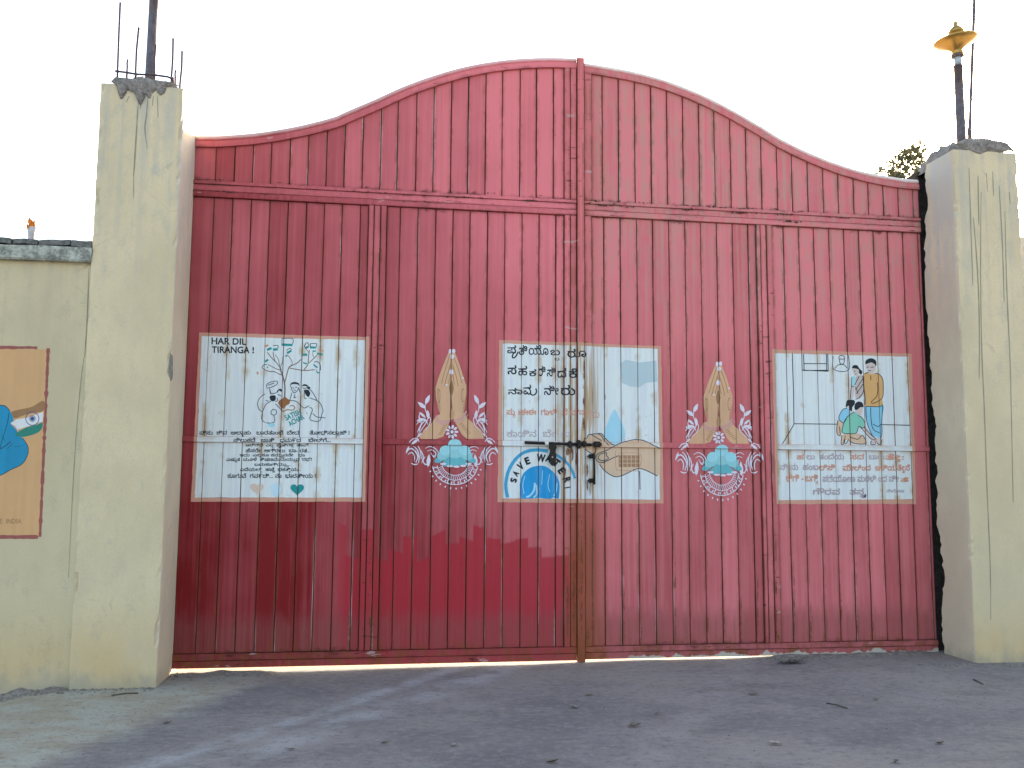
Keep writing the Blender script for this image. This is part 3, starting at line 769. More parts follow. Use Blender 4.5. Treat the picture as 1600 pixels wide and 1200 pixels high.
def flags(p):
    for c in ([(372,122),(505,128),(500,155),(372,150)], [(200,185),(250,165),(262,190),(205,212)], [(272,182),(330,178),(330,205),(275,210)], [(430,225),(485,195),(495,215),(445,248)],
              [(612,242),(675,240),(675,268),(615,268)], [(705,155),(780,160),(778,182),(705,182)], [(650,165),(685,150),(690,170),(655,192)], [(785,230),(862,240),(852,268),(790,252)],
              [(735,205),(778,205),(775,220),(738,222)], [(625,340),(672,355),(668,370),(628,358)], [(748,360),(800,400),(790,415),(748,385)], [(770,418),(800,460),(822,455),(818,472),(790,475)],
              [(175,325),(210,305),(225,320),(185,350)], [(198,395),(218,395),(214,412),(200,412)], [(415,262),(440,262),(436,280),(420,282)]):
        p.fill(z4(*c))
art(gateL, 'painted_flag', W_TEAL, PA, flags)
art(gateL, 'painted_flag', W_SAFF, PA, lambda p: [p.fill(z4(*c)) for c in ([(172,150),(210,132),(220,150),(178,172)], [(808,192),(868,205),(866,218),(810,205)], [(80,455),(100,455),(105,480),(88,492)])])
def inkfig(p):
    for pts in ([(378,65),(500,65),(505,128)], [(378,65),(378,122)], [(272,148),(330,148),(330,180)], [(640,150),(672,112),(695,150),(660,180),(640,150)], [(712,125),(782,125),(780,160)], [(712,125),(712,160)],
                [(430,205),(470,180),(490,195)], [(755,345),(790,335),(825,370),(830,440)], [(142,410),(165,375),(200,372)],
                # turbaned figure and children round the sapling
                [(200,640),(205,600),(260,572),(318,565),(320,600),(270,630),(200,650)], [(215,615),(290,585)], [(232,650),(240,700),(255,718)], [(255,715),(300,705),(330,690)],
                [(180,715),(120,760),(92,830),(110,895),(150,925)], [(150,925),(190,840),(250,800)], [(190,790),(220,800)], [(320,760),(325,795),(300,805)], [(330,720),(370,740)],
                [(480,620),(500,680),(525,700),(555,680),(575,640)], [(500,640),(520,650)], [(535,640),(560,635)], [(515,670),(540,672)], [(495,700),(470,790)], [(530,720),(520,760),(545,750)], [(575,640),(590,700)],
                [(620,640),(640,650),(680,640)], [(640,700),(640,760),(665,770)], [(700,660),(740,700),(790,790)], [(700,760),(780,790),(830,830),(860,910),(845,950)], [(470,795),(540,800),(600,850),(640,880),(700,850)],
                [(700,870),(735,900),(705,1000),(740,1030),(820,1030),(845,955)], [(740,945),(790,985),(890,995)], [(150,925),(140,1010),(180,1050)], [(190,1055),(260,1055),(295,1030),(280,960)], [(250,920),(280,895),(315,920),(300,960),(255,955),(250,920)], [(300,830),(350,880),(390,920)]):
        p.stroke(z4(*pts), 1.15)
art(gateL, 'painted_figure', W_INKF, PA, inkfig)
def inkhair(p):
    for pts in ([(470,620),(490,585),(530,575),(575,590),(585,625),(565,605),(520,598),(490,605)], [(238,740),(300,735),(300,790),(262,800),(240,780)], [(320,680),(350,655),(378,665),(370,690),(345,675),(325,698)],
                [(610,625),(635,600),(675,610),(685,630),(640,620)], [(672,640),(695,628),(712,645),(690,662)], [(635,675),(680,665),(708,700),(695,748),(665,735)], [(235,650),(246,690),(256,718),(240,712)]):
        p.fill(z4(*pts), True)
art(gateL, 'painted_figure', W_INK, PA, inkhair)
art(gateL, 'painted_soil', W_SOIL, PA, lambda p: (p.fill(z4((335,820),(350,790),(385,770),(410,745),(440,770),(470,790),(465,830),(430,850),(400,885),(370,880),(350,850)), True), p.stroke(z4((390,925),(440,900),(500,905),(530,880),(505,850),(470,860)), 1.3)))
art(gateL, 'lettering', W_TEAL, PA, lambda p: (p.text('SATISH', (444, 643.5, 471, 652.5), 0.4, -0.42, 0.03), p.text('ACHAR', (449.5, 652, 475.5, 661), 0.4, -0.52, 0.03)))
art(gateL, 'painted_shadow', W_PALEBLUE, PA, lambda p: (p.fill(z4((215,1070),(280,1055),(290,1090),(240,1105)), True), None))
art(gateL, 'painted_heart', mural_paint('heart_faded_blue', (0.52, 0.68, 0.74), 0.0, 0.0, 0.15), PA, lambda p: p.fill([(424,757),(436,756),(439,768),(430,776),(423,768)], True), 'faded pale blue heart')
z5 = Z(300, 660, 6.154)
def verse(p):
    for t, b in (('ವಿಸು  ಶಿವ  ಅಲಾ^ಲಹು   ಬಾರತಾಂಬೆ  ಬೇದ      ತೋಧಿಸಲಾ^ಲಹ್ !', (68,78,1515,130)), ('ಸಿಲುಕದೆ   ಜಾತಿ   ಧಮ೯ದ    ಬೇಲಿಗೆ...', (398,150,1335,192)),
                 ('ಅರಿಗಿದೆ  ಎಲ^ಲ  ಪೈಷಿಗಳ^ಗ  ಹಾಂಗೆ', (515,206,1120,240)), ('ಹೆಸರೇ  ಆಗಿರಲು  ಬಾ- ರತ..', (515,252,1130,283)), ('ಇದು  ಎಲ^ಲಕೂ ಕಮು^ಮವನೇ   ಭಾ', (455,300,1085,335)),
                 ("ಎಷು^ಟತ  ಮೂಳೆ  ಕ್ಷಣವೆಂದುಯು^ಯವ 'ರಥ'!", (328,340,1152,380)), ('ಬದುಕಾಗಿಯು^ಯ...', (598,392,945,424)), ('ಎದೆಯಲಿ^ಲ  ಹಚ^ಚೆ  ಭಕತಿ^ತಯ..', (460,436,1040,478)), ('ಕೂಗುವೆ  ಗವ೯ದಿ... ನಾ  ಭಾರತೀಯ !', (340,492,1190,536))):
        q = z5((b[0], b[1] - 4), (b[2], b[3] + 5)); p.text(t, (*q[0], *q[1]), 0.35, 0.0, 0.020)
art(gateL, 'lettering', W_INKV, PA, verse)
def heart(c, sx, sy): return [(c[0] + sx * 16 * math.sin(t) ** 3 / 16, c[1] - sy * (13 * math.cos(t) - 5 * math.cos(2 * t) - 2 * math.cos(3 * t) - math.cos(4 * t)) / 16) for t in (2 * math.pi * i / 40 for i in range(40))]
art(gateL, 'painted_heart', W_TEAL, PA, lambda p: p.fill(heart((464.3, 764.3), 10.6, 10.2)), 'solid teal heart')
art(gateL, 'painted_heart', W_HEARTO, PA, lambda p: p.fill(heart((401.5, 763), 10.5, 10)), 'faded orange heart')

# ---- middle panel, shared by both leaves
ob, ib = [(780,531),(1033.4,540.5),(1037.6,787),(777.5,784.7)], [(785.7,536.3),(1028,544.5),(1031.7,780.8),(785,778.5)]
PB = panel(gateL, leafL, ob, ib, 2, 'white panel half with black Kannada lettering and blue SAVE WATER roundel')
PC = panel(gateR, leafR, ob, ib, 2, 'white panel half with an outlined open hand and a pale blue drop')
z10 = Z(780, 530, 10)
def big_letters(p):
    for ch, x0, y0, x1, y1 in (('ಪ',126,88,268,222), ('ತಿ',310,88,442,248), ('ಯೊ',462,90,775,246), ('ಬ',800,165,955,250), ('ಬ',868,288,942,332), ('ರೂ',1060,148,1358,290),
                               ('ಸ',132,402,275,548), ('ಹ',298,412,440,566), ('ಕ',468,465,584,580), ('ರಿ',612,412,728,578), ('ಸಿ',748,432,885,582), ('ದ',910,448,1048,602), ('ಕೆ',1080,458,1220,608),
                               ('ನಾ',140,756,364,864), ('ವ',378,708,502,866), ('ನೀ',703,718,934,872), ('ರು',965,716,1187,880)):
        (a, b), (c, d) = z10((x0, y0), (x1, y1)); p.text(ch, (a, b, c, d), 0.5, 0.0, 0.020)
    p.stroke(z10((488,846),(520,872),(560,862),(584,820),(574,768)), 2.2)
    p.stroke(z10((236,196),(208,262),(222,290),(262,266),(298,196)), 2.2)
art(gateL, 'lettering', W_INK, PB, big_letters)
(_a, _b), (_c, _d) = z10((1060, 148), (1358, 290))
art(gateR, 'lettering', W_INK, PC, lambda p: p.text('ರೂ', (_a, _b, _c, _d), 0.5, 0.0, 0.024))
art(gateL, 'lettering', W_FADE, PB, lambda p: (p.text('ಪು^ರ ಃಈಈ  ಗಾಳಿ  ಸೆ ದಿನ', (791, 638, 912, 653), 0.5, 0.01, 0.03), ), 'faded orange lettering')
art(gateR, 'lettering', W_FADE, PC, lambda p: p.text('ನ್ನು', (913, 640, 937, 653), 0.5), 'faded orange lettering')
art(gateL, 'lettering', W_FADE2, PB, lambda p: p.text('ಕಾಡಿನ  ಬೇ  ಲ', (792, 671, 890, 683), 0.5, 0.0, 0.012), 'faded pink lettering')
zb = Z(780, 630, 7.06)
def arcpts(cx, cy, rx, ry, a0, a1, k=22): return [(cx + rx * math.cos(math.radians(a0 + (a1 - a0) * i / k)), cy - ry * math.sin(math.radians(a0 + (a1 - a0) * i / k))) for i in range(k + 1)]
art(gateL, 'painted_ring', W_RING, PB, lambda p: (p.stroke(zb((95,1040),(78,960),(75,880),(100,760),(150,660),(220,580),(310,530),(430,515),(540,530)), 5.2), p.stroke(zb((625,565),(690,610),(750,665),(800,740),(835,830)), 4.2)))
art(gateL, 'painted_pool', W_BLUE, PB, lambda p: p.fill(zb((240,1045),(230,960),(232,880),(265,780),(340,715),(430,690),(520,700),(600,760),(650,830),(668,910),(660,1040),(640,1052),(600,1040),(560,1055),(430,1045),(340,1052)), True))
art(gateL, 'painted_pool', W_PALEBLUE, PB, lambda p: [p.stroke(zb(*q), wd) for q, wd in (([(395,880),(385,960),(340,1020),(300,1035)], 3.0), ([(410,900),(415,1000),(380,1040)], 2.4), ([(285,800),(262,900),(275,1000)], 1.2), ([(560,780),(540,900),(560,980)], 1.0), ([(640,880),(630,970),(600,1030)], 1.6), ([(480,740),(470,900)], 0.9))])
def roundel(p):
    for ch, c, ang, hgt in (('S', (160,850), -78, 58), ('A', (185,775), -55, 58), ('V', (238,695), -38, 66), ('E', (312,635), -20, 66), ('W', (462,605), 8, 72), ('A', (545,610), 16, 66), ('T', (635,660), 38, 72), ('E', (690,745), 55, 66), ('R', (745,845), 72, 66), ('I', (750,930), 80, 55)):
        (x, y), = zb(c); h = hgt / 7.06 * 0.56; wd = h * {'W': 1.15, 'I': 0.2}.get(ch, 0.72)
        p.text(ch, (x - wd * 1.05, y - h * 1.15, x + wd * 1.05, y + h * 1.15), 0.2, math.radians(ang), 0.06)
art(gateL, 'lettering', W_INK, PB, roundel)
# hand on the right leaf
zh = Z(900, 660, 8.571)
art(gateR, 'painted_drop', W_PALEBLUE, PC, lambda p: p.fill([(960,640),(968,652),(975,668),(977,682),(970,694),(958,696),(948,690),(945,676),(950,660)], True), 'pale blue water drop')
art(gateR, 'painted_damp_patch', mural_paint('damp_grey', (0.46, 0.56, 0.58), 0.15, 0.5, 0.1), PC, lambda p: p.fill([(969,568),(978,562),(1000,566),(1026,563),(1028,596),(1010,598),(1000,605),(986,604),(972,598)], False))
hand = [(110,230),(95,290),(90,330),(150,385),(220,425),(262,470),(280,520),(330,590),(390,650),(515,722),(610,715),(700,670),(800,630),(880,622),(960,650),(1040,690),(1095,720),(1125,700),(1132,350),(1040,310),(960,262),(880,235),(790,232),(700,250),(600,275),(510,310),(480,270),(430,235),(390,200),(345,155),(290,150),(230,155),(170,170),(150,200)]
art(gateR, 'painted_hand', W_SKIN, PC, lambda p: p.fill(zh(*hand), False))
def handlines(p):
    for q in ([(1132,350),(1040,310),(960,262),(880,235),(790,230),(700,248),(600,275),(500,325),(400,380),(310,410),(270,460),(285,515),(340,538),(420,515),(500,475),(575,445)], [(300,470),(320,430),(370,412),(412,408),(410,440),(438,480),(400,505),(340,510),(305,490),(300,470)],
              [(320,560),(390,650),(515,725),(620,712),(720,665),(800,628),(870,620),(960,650),(1095,718)], [(90,320),(150,385),(230,430)], [(95,300),(110,230),(140,210)], [(150,210),(160,170),(210,165),(280,205),(350,245)], [(160,170),(270,150),(340,175),(380,240),(440,310)], [(290,150),(345,150),(390,205),(430,250)], [(430,250),(470,290),(515,300)], [(855,650),(858,750),(862,900)]):
        p.stroke(zh(*q), 1.5)
art(gateR, 'painted_hand_outline', W_GREYINK, PC, handlines)
art(gateR, 'painted_grid', W_GRID, PC, lambda p: [p.fill(zh((578 + 57 * i, 440 + 55 * j), (578 + 57 * i + 50, 440 + 55 * j), (578 + 57 * i + 50, 440 + 55 * j + 47), (578 + 57 * i, 440 + 55 * j + 47))) for i in range(5) for j in range(3)])
art(gateR, 'painted_grid', W_SKINM, PC, lambda p: (p.stroke(zh((530,380),(540,610),(590,640),(850,650)), 0.9), p.stroke(zh((570,410),(860,425),(858,610)), 0.9), p.stroke(zh((578,440),(578,600)), 1.2)))
# ---- right panel: a family and children touching feet
PD = panel(gateR, leafR, [(1205.3,545.3),(1425,552.5),(1432.5,787.5),(1212,787.5)], [(1210.7,551.4),(1419.4,557),(1428,780),(1215,781.5)], 4, 'white panel with a family scene and faded Kannada verse')
zc = Z(1300, 550, 8); zw = Z(1240, 540, 7.5)
def F(nm, mt, pts): art(gateR, nm, mt, PD, lambda p: p.fill(zc(*pts), True))
F('painted_dhoti', W_DHOTI, [(425,678),(640,660),(640,780),(628,900),(632,1010),(620,1075),(560,1060),(540,1065),(505,1040),(470,960),(440,880)])
F('painted_kurta', W_KURTA, [(410,270),(460,250),(500,275),(550,262),(600,280),(640,340),(648,450),(635,590),(640,655),(560,680),(480,678),(425,660),(418,500),(405,380)])
F('painted_face', W_FACE, [(432,150),(555,130),(555,190),(545,240),(500,275),(462,255),(438,205)])
F('painted_hair', W_INK, [(425,150),(430,105),(480,78),(530,85),(560,120),(555,180),(540,150),(500,130),(460,140)])
F('painted_sari', W_SARI, [(290,330),(345,290),(400,300),(410,420),(400,520),(350,580),(300,560),(290,430)])
F('painted_sleeve', W_LOTUSL, [(262,310),(290,295),(300,350),(285,420),(250,420),(250,360)])
F('painted_arm', W_FACE, [(248,425),(285,430),(280,520),(262,590),(235,585),(240,500)])
F('painted_face', W_FACE, [(258,205),(320,190),(345,230),(330,290),(300,300),(275,265)])
F('painted_hair', W_INK, [(255,200),(275,165),(320,165),(350,205),(385,245),(370,280),(345,262),(340,220),(300,205)])
F('painted_child_shirt', W_DHOTI, [(195,700),(235,740),(215,800),(150,885),(95,840),(110,760),(150,715)])
F('painted_child_leg', W_SKIN, [(80,850),(150,890),(130,940),(120,1050),(85,1030),(65,960)])
F('painted_hair', W_INK, [(190,610),(230,595),(285,605),(290,650),(260,690),(255,740),(225,720),(215,670),(180,690)])
F('painted_child_shirt', W_GREEN, [(280,745),(330,780),(380,820),(415,890),(410,930),(385,950),(340,930),(310,1010),(225,1020),(135,1005),(150,900),(190,820)])
F('painted_child_leg', W_SKIN, [(225,1025),(310,1015),(380,1040),(420,1090),(425,1145),(300,1145),(225,1110),(180,1100),(140,1150),(120,1130),(130,1040)])
F('painted_arm', W_FACE, [(395,950),(420,920),(480,1000),(560,1095),(540,1120),(500,1110),(430,1020)])
F('painted_face', W_FACE, [(330,700),(385,690),(385,750),(360,790),(320,770),(300,740)])
F('painted_hair', W_INK, [(285,690),(300,640),(340,618),(385,635),(400,685),(360,690),(330,715),(300,725)])
F('painted_foot', W_FACE, [(555,1075),(620,1080),(628,1140),(590,1150),(560,1130),(500,1150),(490,1110)])
def famlines(p):
    for q in ([(425,680),(480,680),(605,682),(640,655)], [(405,300),(405,420),(420,560),(422,660)], [(410,275),(460,250)], [(545,262),(600,280),(640,340),(648,450),(640,560),(590,610),(520,640),(500,620),(560,560),(580,480),(575,380)], [(490,290),(492,350)], [(430,680),(440,860),(480,980),(520,1060)],
              [(490,690),(495,840),(520,960),(600,1010)], [(640,665),(635,780),(628,880),(632,1000),(620,1075)], [(520,900),(580,930),(625,900)], [(255,310),(250,420),(285,432)], [(290,410),(345,300)], [(300,470),(395,330)], [(310,520),(395,400)], [(300,440),(330,520)], [(250,425),(240,500),(235,590)], [(390,300),(400,420),(395,500),(345,570),(300,590)],
              [(195,700),(140,720),(100,790),(95,840),(150,885),(190,820)], [(280,745),(190,820),(150,900),(135,1005),(225,1020),(310,1010),(340,930),(385,950),(415,930),(415,880),(380,820),(330,790)], [(345,925),(380,960),(490,1080),(560,1100)], [(410,945),(470,1010),(560,1090)], [(225,1060),(330,1090),(380,1040),(420,1090),(425,1145),(300,1145),(220,1110)], [(130,1040),(120,1140),(145,1155),(160,1090)], [(170,1040),(165,1140),(185,1140),(215,1090)],
              [(80,850),(65,960),(75,1030),(110,1050)], [(100,930),(110,1040)], [(440,190),(470,185)], [(490,190),(530,185)], [(460,235),(495,232)], [(280,240),(300,236)], [(295,275),(310,272)], [(500,1110),(490,1150),(540,1155),(560,1110)], [(570,1130),(590,1155),(620,1140),(628,1090)], [(20,50),(28,215),(210,225),(212,40)], [(90,80),(100,50),(130,42),(155,55),(160,85),(92,85)], [(100,90),(105,135),(130,150),(155,135),(160,90)], [(45,205),(70,170),(105,155),(160,160),(195,200)]):
        p.stroke(zc(*q), 1.1)
    for q in ([(100,95),(105,298)], [(120,95),(128,285)], [(125,210),(395,210)], [(105,285),(410,300)], [(120,290),(410,288)], [(388,95),(392,290)], [(405,95),(410,300)], [(0,935),(12,915),(515,920)], [(1045,925),(1375,933)], [(-125,1150),(12,915)], [(8,915),(4,560),(-12,85)]):
        p.stroke(zw(*q), 1.25, sm=False)
art(gateR, 'painted_outline', W_INK, PD, famlines)
z8 = Z(1205, 690, 6.957)
def rverse(seg):
    def fn(p):
        for t, b in seg:
            q = z8((b[0], b[1]), (b[2], b[3])); p.text(t, (*q[0], *q[1]), 0.4, 0.0, 0.034)
    return fn
art(gateR, 'lettering', W_FADE2, PD, rverse([('ಲು  ತಂದೆಯ', (385,125,800,195)), ('ನೀನು  ಹಂಬ', (95,235,520,310)), ('ಪಡೆಯೋಣ ಮರಳಿ ಂದ ನೀ', (560,360,1390,440)), ('ಗೌರವ   ತನೃ^ತ', (455,505,1040,615)), ('ನೀಡೋಣ', (1255,515,1450,555)), ('ಬಾಗು', (1065,130,1240,195))]), 'faded mauve lettering')
art(gateR, 'lettering', W_FADE, PD, rverse([('ಹ', (280,130,360,195)), ('ಸದ', (860,130,1015,195)), ('ತೇ^ತ:', (1245,130,1450,225)), ('ಲಿಸಿ', (520,240,700,315)), ('ಮೇಲಿಂದ  ಇಳಿಯತೇ^ತನೆ', (780,245,1515,345)), ('ಕಿಗಿ - ಬಗಿ^ಗ', (165,350,515,470)), ('ತೆ', (1410,385,1500,440))]), 'faded orange lettering')
# ---- folded hands with scrollwork
def namaste(surf, leaf, M_, label):
    h = art(surf, 'painted_hands', W_SKIN2, leaf, lambda p: (
        p.fill(M_((362,75),(345,85),(318,150),(290,220),(262,300),(243,365),(245,430),(258,490),(278,560),(245,580),(215,625),(165,670),(120,735),(135,748),(250,748),(300,730),(330,670),(350,610),(360,440),(362,250))),
        p.fill(M_((366,75),(385,90),(405,140),(430,210),(455,290),(474,350),(474,410),(465,480),(450,545),(490,600),(540,640),(590,690),(607,745),(480,748),(440,715),(400,640),(378,600),(363,440),(363,250)))), label)
    art(surf, 'painted_shading', W_SKINM, h, lambda p: [p.fill(M_(*q), True) for q in (((250,400),(262,360),(275,440),(280,540),(262,520)), ((362,300),(340,240),(355,170),(368,170),(380,240)), ((455,480),(470,430),(462,520),(448,555)), ((345,560),(365,520),(385,560),(372,600),(352,600)))])
    art(surf, 'painted_finger_line', W_SKIND, h, lambda p: ([p.stroke(M_(*q), 0.9) for q in (((350,120),(315,230),(288,330)), ((356,190),(330,270),(310,350)), ((352,280),(338,330)), ((378,130),(415,230),(440,330)), ((374,200),(398,280),(412,350)), ((374,270),(384,340)), ((360,430),(358,590)))],
        p.fill(M_((362,305),(374,335),(379,372),(371,408),(361,425),(350,402),(345,365),(350,328)), True),
        [p.dot(M_((265 + 14 * math.cos(a), 425 + 48 * math.sin(a)))[0], 1.0, 0.7) for a in [(-1.4 + 0.35 * i) for i in range(9)]], [p.dot(M_((452 - 14 * math.cos(a), 420 + 48 * math.sin(a)))[0], 1.0, 0.7) for a in [(-1.4 + 0.35 * i) for i in range(9)]],
        [p.stroke(M_((420 + 10 * i, 640 + 12 * i), (445 + 10 * i, 628 + 12 * i)), 0.8) for i in range(7)], [p.stroke(M_((330 - 7 * i, 640 + 13 * i), (305 - 7 * i, 632 + 13 * i)), 0.8) for i in range(7)]))
    art(surf, 'painted_bangle', W_CREAMP, h, lambda p: (p.stroke(M_((248,572),(275,615),(352,612)), 3.0), p.stroke(M_((240,600),(275,635),(345,628)), 1.6), p.stroke(M_((378,612),(440,590),(475,540)), 3.0), p.stroke(M_((392,630),(450,605),(490,560)), 1.6)))
    art(surf, 'painted_nail', W_SCROLL, h, lambda p: ([p.dot(M_(c)[0], a, b) for c, a, b in (((352,90),2.2,3.6), ((380,88),2.6,3.4), ((368,130),3.2,3.6), ((361,245),3.3,4.0), ((325,343),1.8,1.4), ((447,290),1.8,1.3))]))
    def scroll(p):
        for k in range(9):
            a = 2 * math.pi * k / 9; c = M_((366 + 33 * math.cos(a), 695 + 38 * math.sin(a)))[0]; p.dot(c, 3.2, 1.9, math.atan2(math.sin(a), math.cos(a)))
        p.dot(M_((366,695))[0], 2.6)
        for sgn, ox in ((1, 0), (-1, 733)):
            m = lambda *q: M_(*[((x if sgn > 0 else ox - x), y) for x, y in q])
            for q, wd in (([(200,420),(170,470),(165,520),(180,560),(205,600),(190,650),(150,690)], 1.5), ([(110,715),(150,660),(180,610),(190,560)], 1.4), ([(120,690),(135,640),(165,610)], 2.0), ([(105,620),(130,600),(165,600),(185,640)], 1.6), ([(125,555),(120,590),(150,600),(180,625)], 2.0), ([(100,640),(120,620),(150,630)], 1.4), ([(105,700),(125,660),(130,650)], 1.8),
                          ([(45,775),(70,750),(105,745),(120,770)], 1.8), ([(30,835),(60,820),(90,840),(110,880),(95,925)], 2.2), ([(35,865),(65,850),(85,880),(80,920)], 1.8), ([(75,800),(105,830),(120,880),(115,930)], 1.9), ([(110,800),(130,840),(135,900)], 1.7), ([(135,835),(150,880),(140,930)], 1.7),
                          ([(165,820),(200,805),(240,820),(265,855),(260,890)], 1.5), ([(180,840),(215,830),(245,855),(235,885),(215,870)], 1.5), ([(165,880),(150,910),(165,940),(190,930)], 1.6), ([(155,930),(175,940),(200,945)], 1.6), ([(60,930),(85,940),(110,935)], 2.0), ([(205,850),(225,875),(245,870)], 1.2)):
                p.stroke(m(*q), wd, taper=0.5)
            for a, b, wd in (((165,490),(200,415),6.4), ((170,520),(108,470),6.2), ((190,600),(182,530),5.4), ((165,600),(100,610),5.0), ((170,590),(120,545),4.0), ((185,960),(195,860),6.5), ((60,790),(120,745),4.5), ((45,800),(20,860),3.5), ((140,700),(100,740),3.0)):
                p.leaf(*m(a), *m(b), wd)
        for r, wd in ((1.0, 1.5), (0.80, 1.3), (0.58, 1.1)):
            p.stroke(M_(*arcpts(390, 925, 172 * r, 165 * r, 190, 350)), wd)
        for k in range(9):
            a = math.radians(198 + 18 * k); ca, sa = math.cos(a), -math.sin(a)
            p.stroke(M_((390 + 138 * ca, 925 + 130 * sa), (390 + 158 * ca - 10 * sa, 925 + 150 * sa + 10 * ca), (390 + 172 * ca, 925 + 165 * sa)), 1.5)
            p.dot(M_((390 + 158 * math.cos(a + .15), 925 - 152 * math.sin(a + .15)))[0], 2.0, 1.1, -a)
        for k in range(22):
            a = math.radians(196 + 7.2 * k); p.stroke(M_((390 + 100 * math.cos(a), 925 - 95 * math.sin(a)), (390 + 136 * math.cos(a + .06), 925 - 128 * math.sin(a + .06))), 0.9)
        for k in range(13):
            a = math.radians(200 + 12 * k); c = (390 + 190 * math.cos(a), 925 - 186 * math.sin(a)); d = (390 + 208 * math.cos(a), 925 - 205 * math.sin(a)); p.leaf(*M_(c), *M_(d), 2.4)
    art(surf, 'painted_scroll', W_SCROLL, h, scroll)
    E_ = lambda p, c, a, b, rot=0.0: p.dot(M_(c)[0], a, b, rot, 16)
    art(surf, 'painted_lotus', W_LOTUSD, h, lambda p: (E_(p, (268,905), 7.5, 4.5, -0.4), E_(p, (512,905), 7.5, 4.5, 0.4), E_(p, (388,905), 13, 10), E_(p, (330,925), 8, 5.5, -0.5), E_(p, (445,925), 8, 5.5, 0.5)))
    art(surf, 'painted_lotus', W_LOTUS, h, lambda p: (E_(p, (300,868), 10, 8, -0.6), E_(p, (475,868), 10, 8, 0.6), E_(p, (388,850), 14, 9)))
    art(surf, 'painted_lotus', W_LOTUSL, h, lambda p: (E_(p, (386,790), 10.5, 8.8), E_(p, (316,834), 9.2, 7.8, -0.3), E_(p, (460,834), 9.2, 7.8, 0.3)))
    art(surf, 'painted_lotus', W_SCROLL, h, lambda p: [E_(p, c, 5.0, 1.7) for c in ((300,935), (350,952), (400,956), (450,950), (490,935))])
zn = Z(630, 530, 4.8)
def second(*pts):
    out = []
    for x, y in pts:
        X = 352 + (x - 365) * 0.945; Yy = 75 + (y - 75) * 0.914 if y < 748 else 690 + (y - 748) * 1.13
        out.append((1050 + X / 4.8, 550 + Yy / 4.8))
    return out
namaste(gateL, leafL, zn, 'painted folded hands over a teal lotus with white scrollwork')
namaste(gateR, leafR, second, 'painted folded hands over a teal lotus with white scrollwork')
# ---- rust runs on the meeting stiles
def runs(p, lst):
    for x, y0, y1, wd in lst: p.stroke([(x, y0), (x + 0.4, (y0 + y1) / 2), (x + 0.2, y1)], wd, taper=0.8, jit=0.6)
art(gateL, 'rust_run', W_RUSTRUN, leafL, lambda p: runs(p, [(882,700,745,3), (893,698,720,5), (900,697,735,4), (911,560,600,2.5), (910.5,655,690,4.5), (886,700,712,6), (578,850,915,2.2), (579,955,1012,5), (595,370,445,1.6), (612,960,1012,1.6), (698,985,1012,1.4), (755,960,1012,1.8), (366,960,1015,1.6), (397,990,1016,1.6), (457,985,1016,1.6), (545,940,1014,1.4), (907,800,1000,3), (896,860,990,3.5), (886,900,1000,3), (910,600,660,2)]))
art(gateR, 'rust_run', W_RUSTRUN, leafR, lambda p: runs(p, [(917,712,770,3), (921,750,775,3), (931,698,716,6), (945,610,640,2), (944,705,725,2), (918,985,1012,4.5), (975,900,1010,1.5), (1002,940,1010,1.8), (1055,870,1008,1.8), (1106,960,1008,1.6), (1132,950,1008,1.5), (1158,930,1006,1.5), (1184,880,1006,1.6), (1241,900,1004,1.4), (1267,940,1003,2.0), (1315,920,1002,1.6), (1339,960,1001,1.8), (1364,960,1000,1.6), (1434,960,997,2.0), (925,820,1000,3), (1211,840,1010,2.2), (1213,980,1010,4)]))

# ---- rusted joints on the upper rails and round the seam feet
railL = Surface([(XL0, st_c[2], ZR - 0.03, ZTOPBAND + 0.05, Y_FRAME - 0.004)]); railR = Surface([(st_rc[0], XR1, ZR - 0.03, ZTOPBAND + 0.05, Y_FRAME - 0.004)])
W_RUSTD = mural_paint('dark_rust', (0.055, 0.018, 0.012), 0.42, 0.0, 0.4)
def crumbs(z, lst):
    def fn(p):
        for x0, y0, x1, y1, wd in lst:
            k = max(3, int(abs(x1 - x0) / 22)); pts = [(x0 + (x1 - x0) * i / k, y0 + (y1 - y0) * i / k + random.uniform(-4, 4)) for i in range(k + 1)]
            p.stroke(z(*pts), wd, jit=1.2, taper=0.5)
    return fn
c1, c2, c3, c4 = Z(290, 200, 5), Z(580, 200, 5), Z(880, 200, 5), Z(1150, 200, 5)
art(railL, 'rust_crust', W_RUSTD, leafL, crumbs(c1, [(75,405,300,410,1.4), (90,440,420,452,1.0), (60,490,640,520,1.3), (1210,515,1222,545,2.2), (510,462,530,464,2.4), (700,430,960,452,0.9), (1260,498,1450,505,1.2), (1390,465,1440,468,2.0)]))
art(railL, 'rust_crust', W_RUSTD, leafL, crumbs(c2, [(40,513,125,514,2.4), (235,525,330,530,1.8), (560,540,800,548,1.8), (830,551,905,555,2.6), (1180,568,1290,572,2.0), (180,572,520,584,1.5), (740,585,765,590,3.2), (860,512,980,518,1.4), (940,515,970,518,2.4), (1300,530,1330,533,1.6), (190,470,210,480,2.4), (610,492,625,502,2.4)]))
art(railR, 'rust_crust', W_RUSTD, leafR, crumbs(c3, [(212,568,285,575,2.6), (250,606,390,612,2.6), (385,602,445,572,3.0), (540,622,560,626,2.4), (905,640,1005,640,2.6), (990,628,1005,640,3.0), (1110,612,1180,620,2.8), (1185,622,1330,626,1.4), (1260,660,1430,668,2.2), (1440,640,1560,632,1.6), (560,582,700,596,1.4), (940,606,1060,616,1.5), (430,618,540,624,1.3)]))
art(railR, 'rust_crust', W_RUSTD, leafR, crumbs(c4, [(0,664,85,668,2.2), (0,632,160,634,1.6), (110,670,240,676,1.2), (290,676,460,682,3.2), (330,732,520,738,2.6), (440,660,520,656,2.4), (700,700,890,708,1.6), (1090,718,1300,730,1.8), (260,640,340,636,2.0), (1165,690,1180,692,2.4)]))
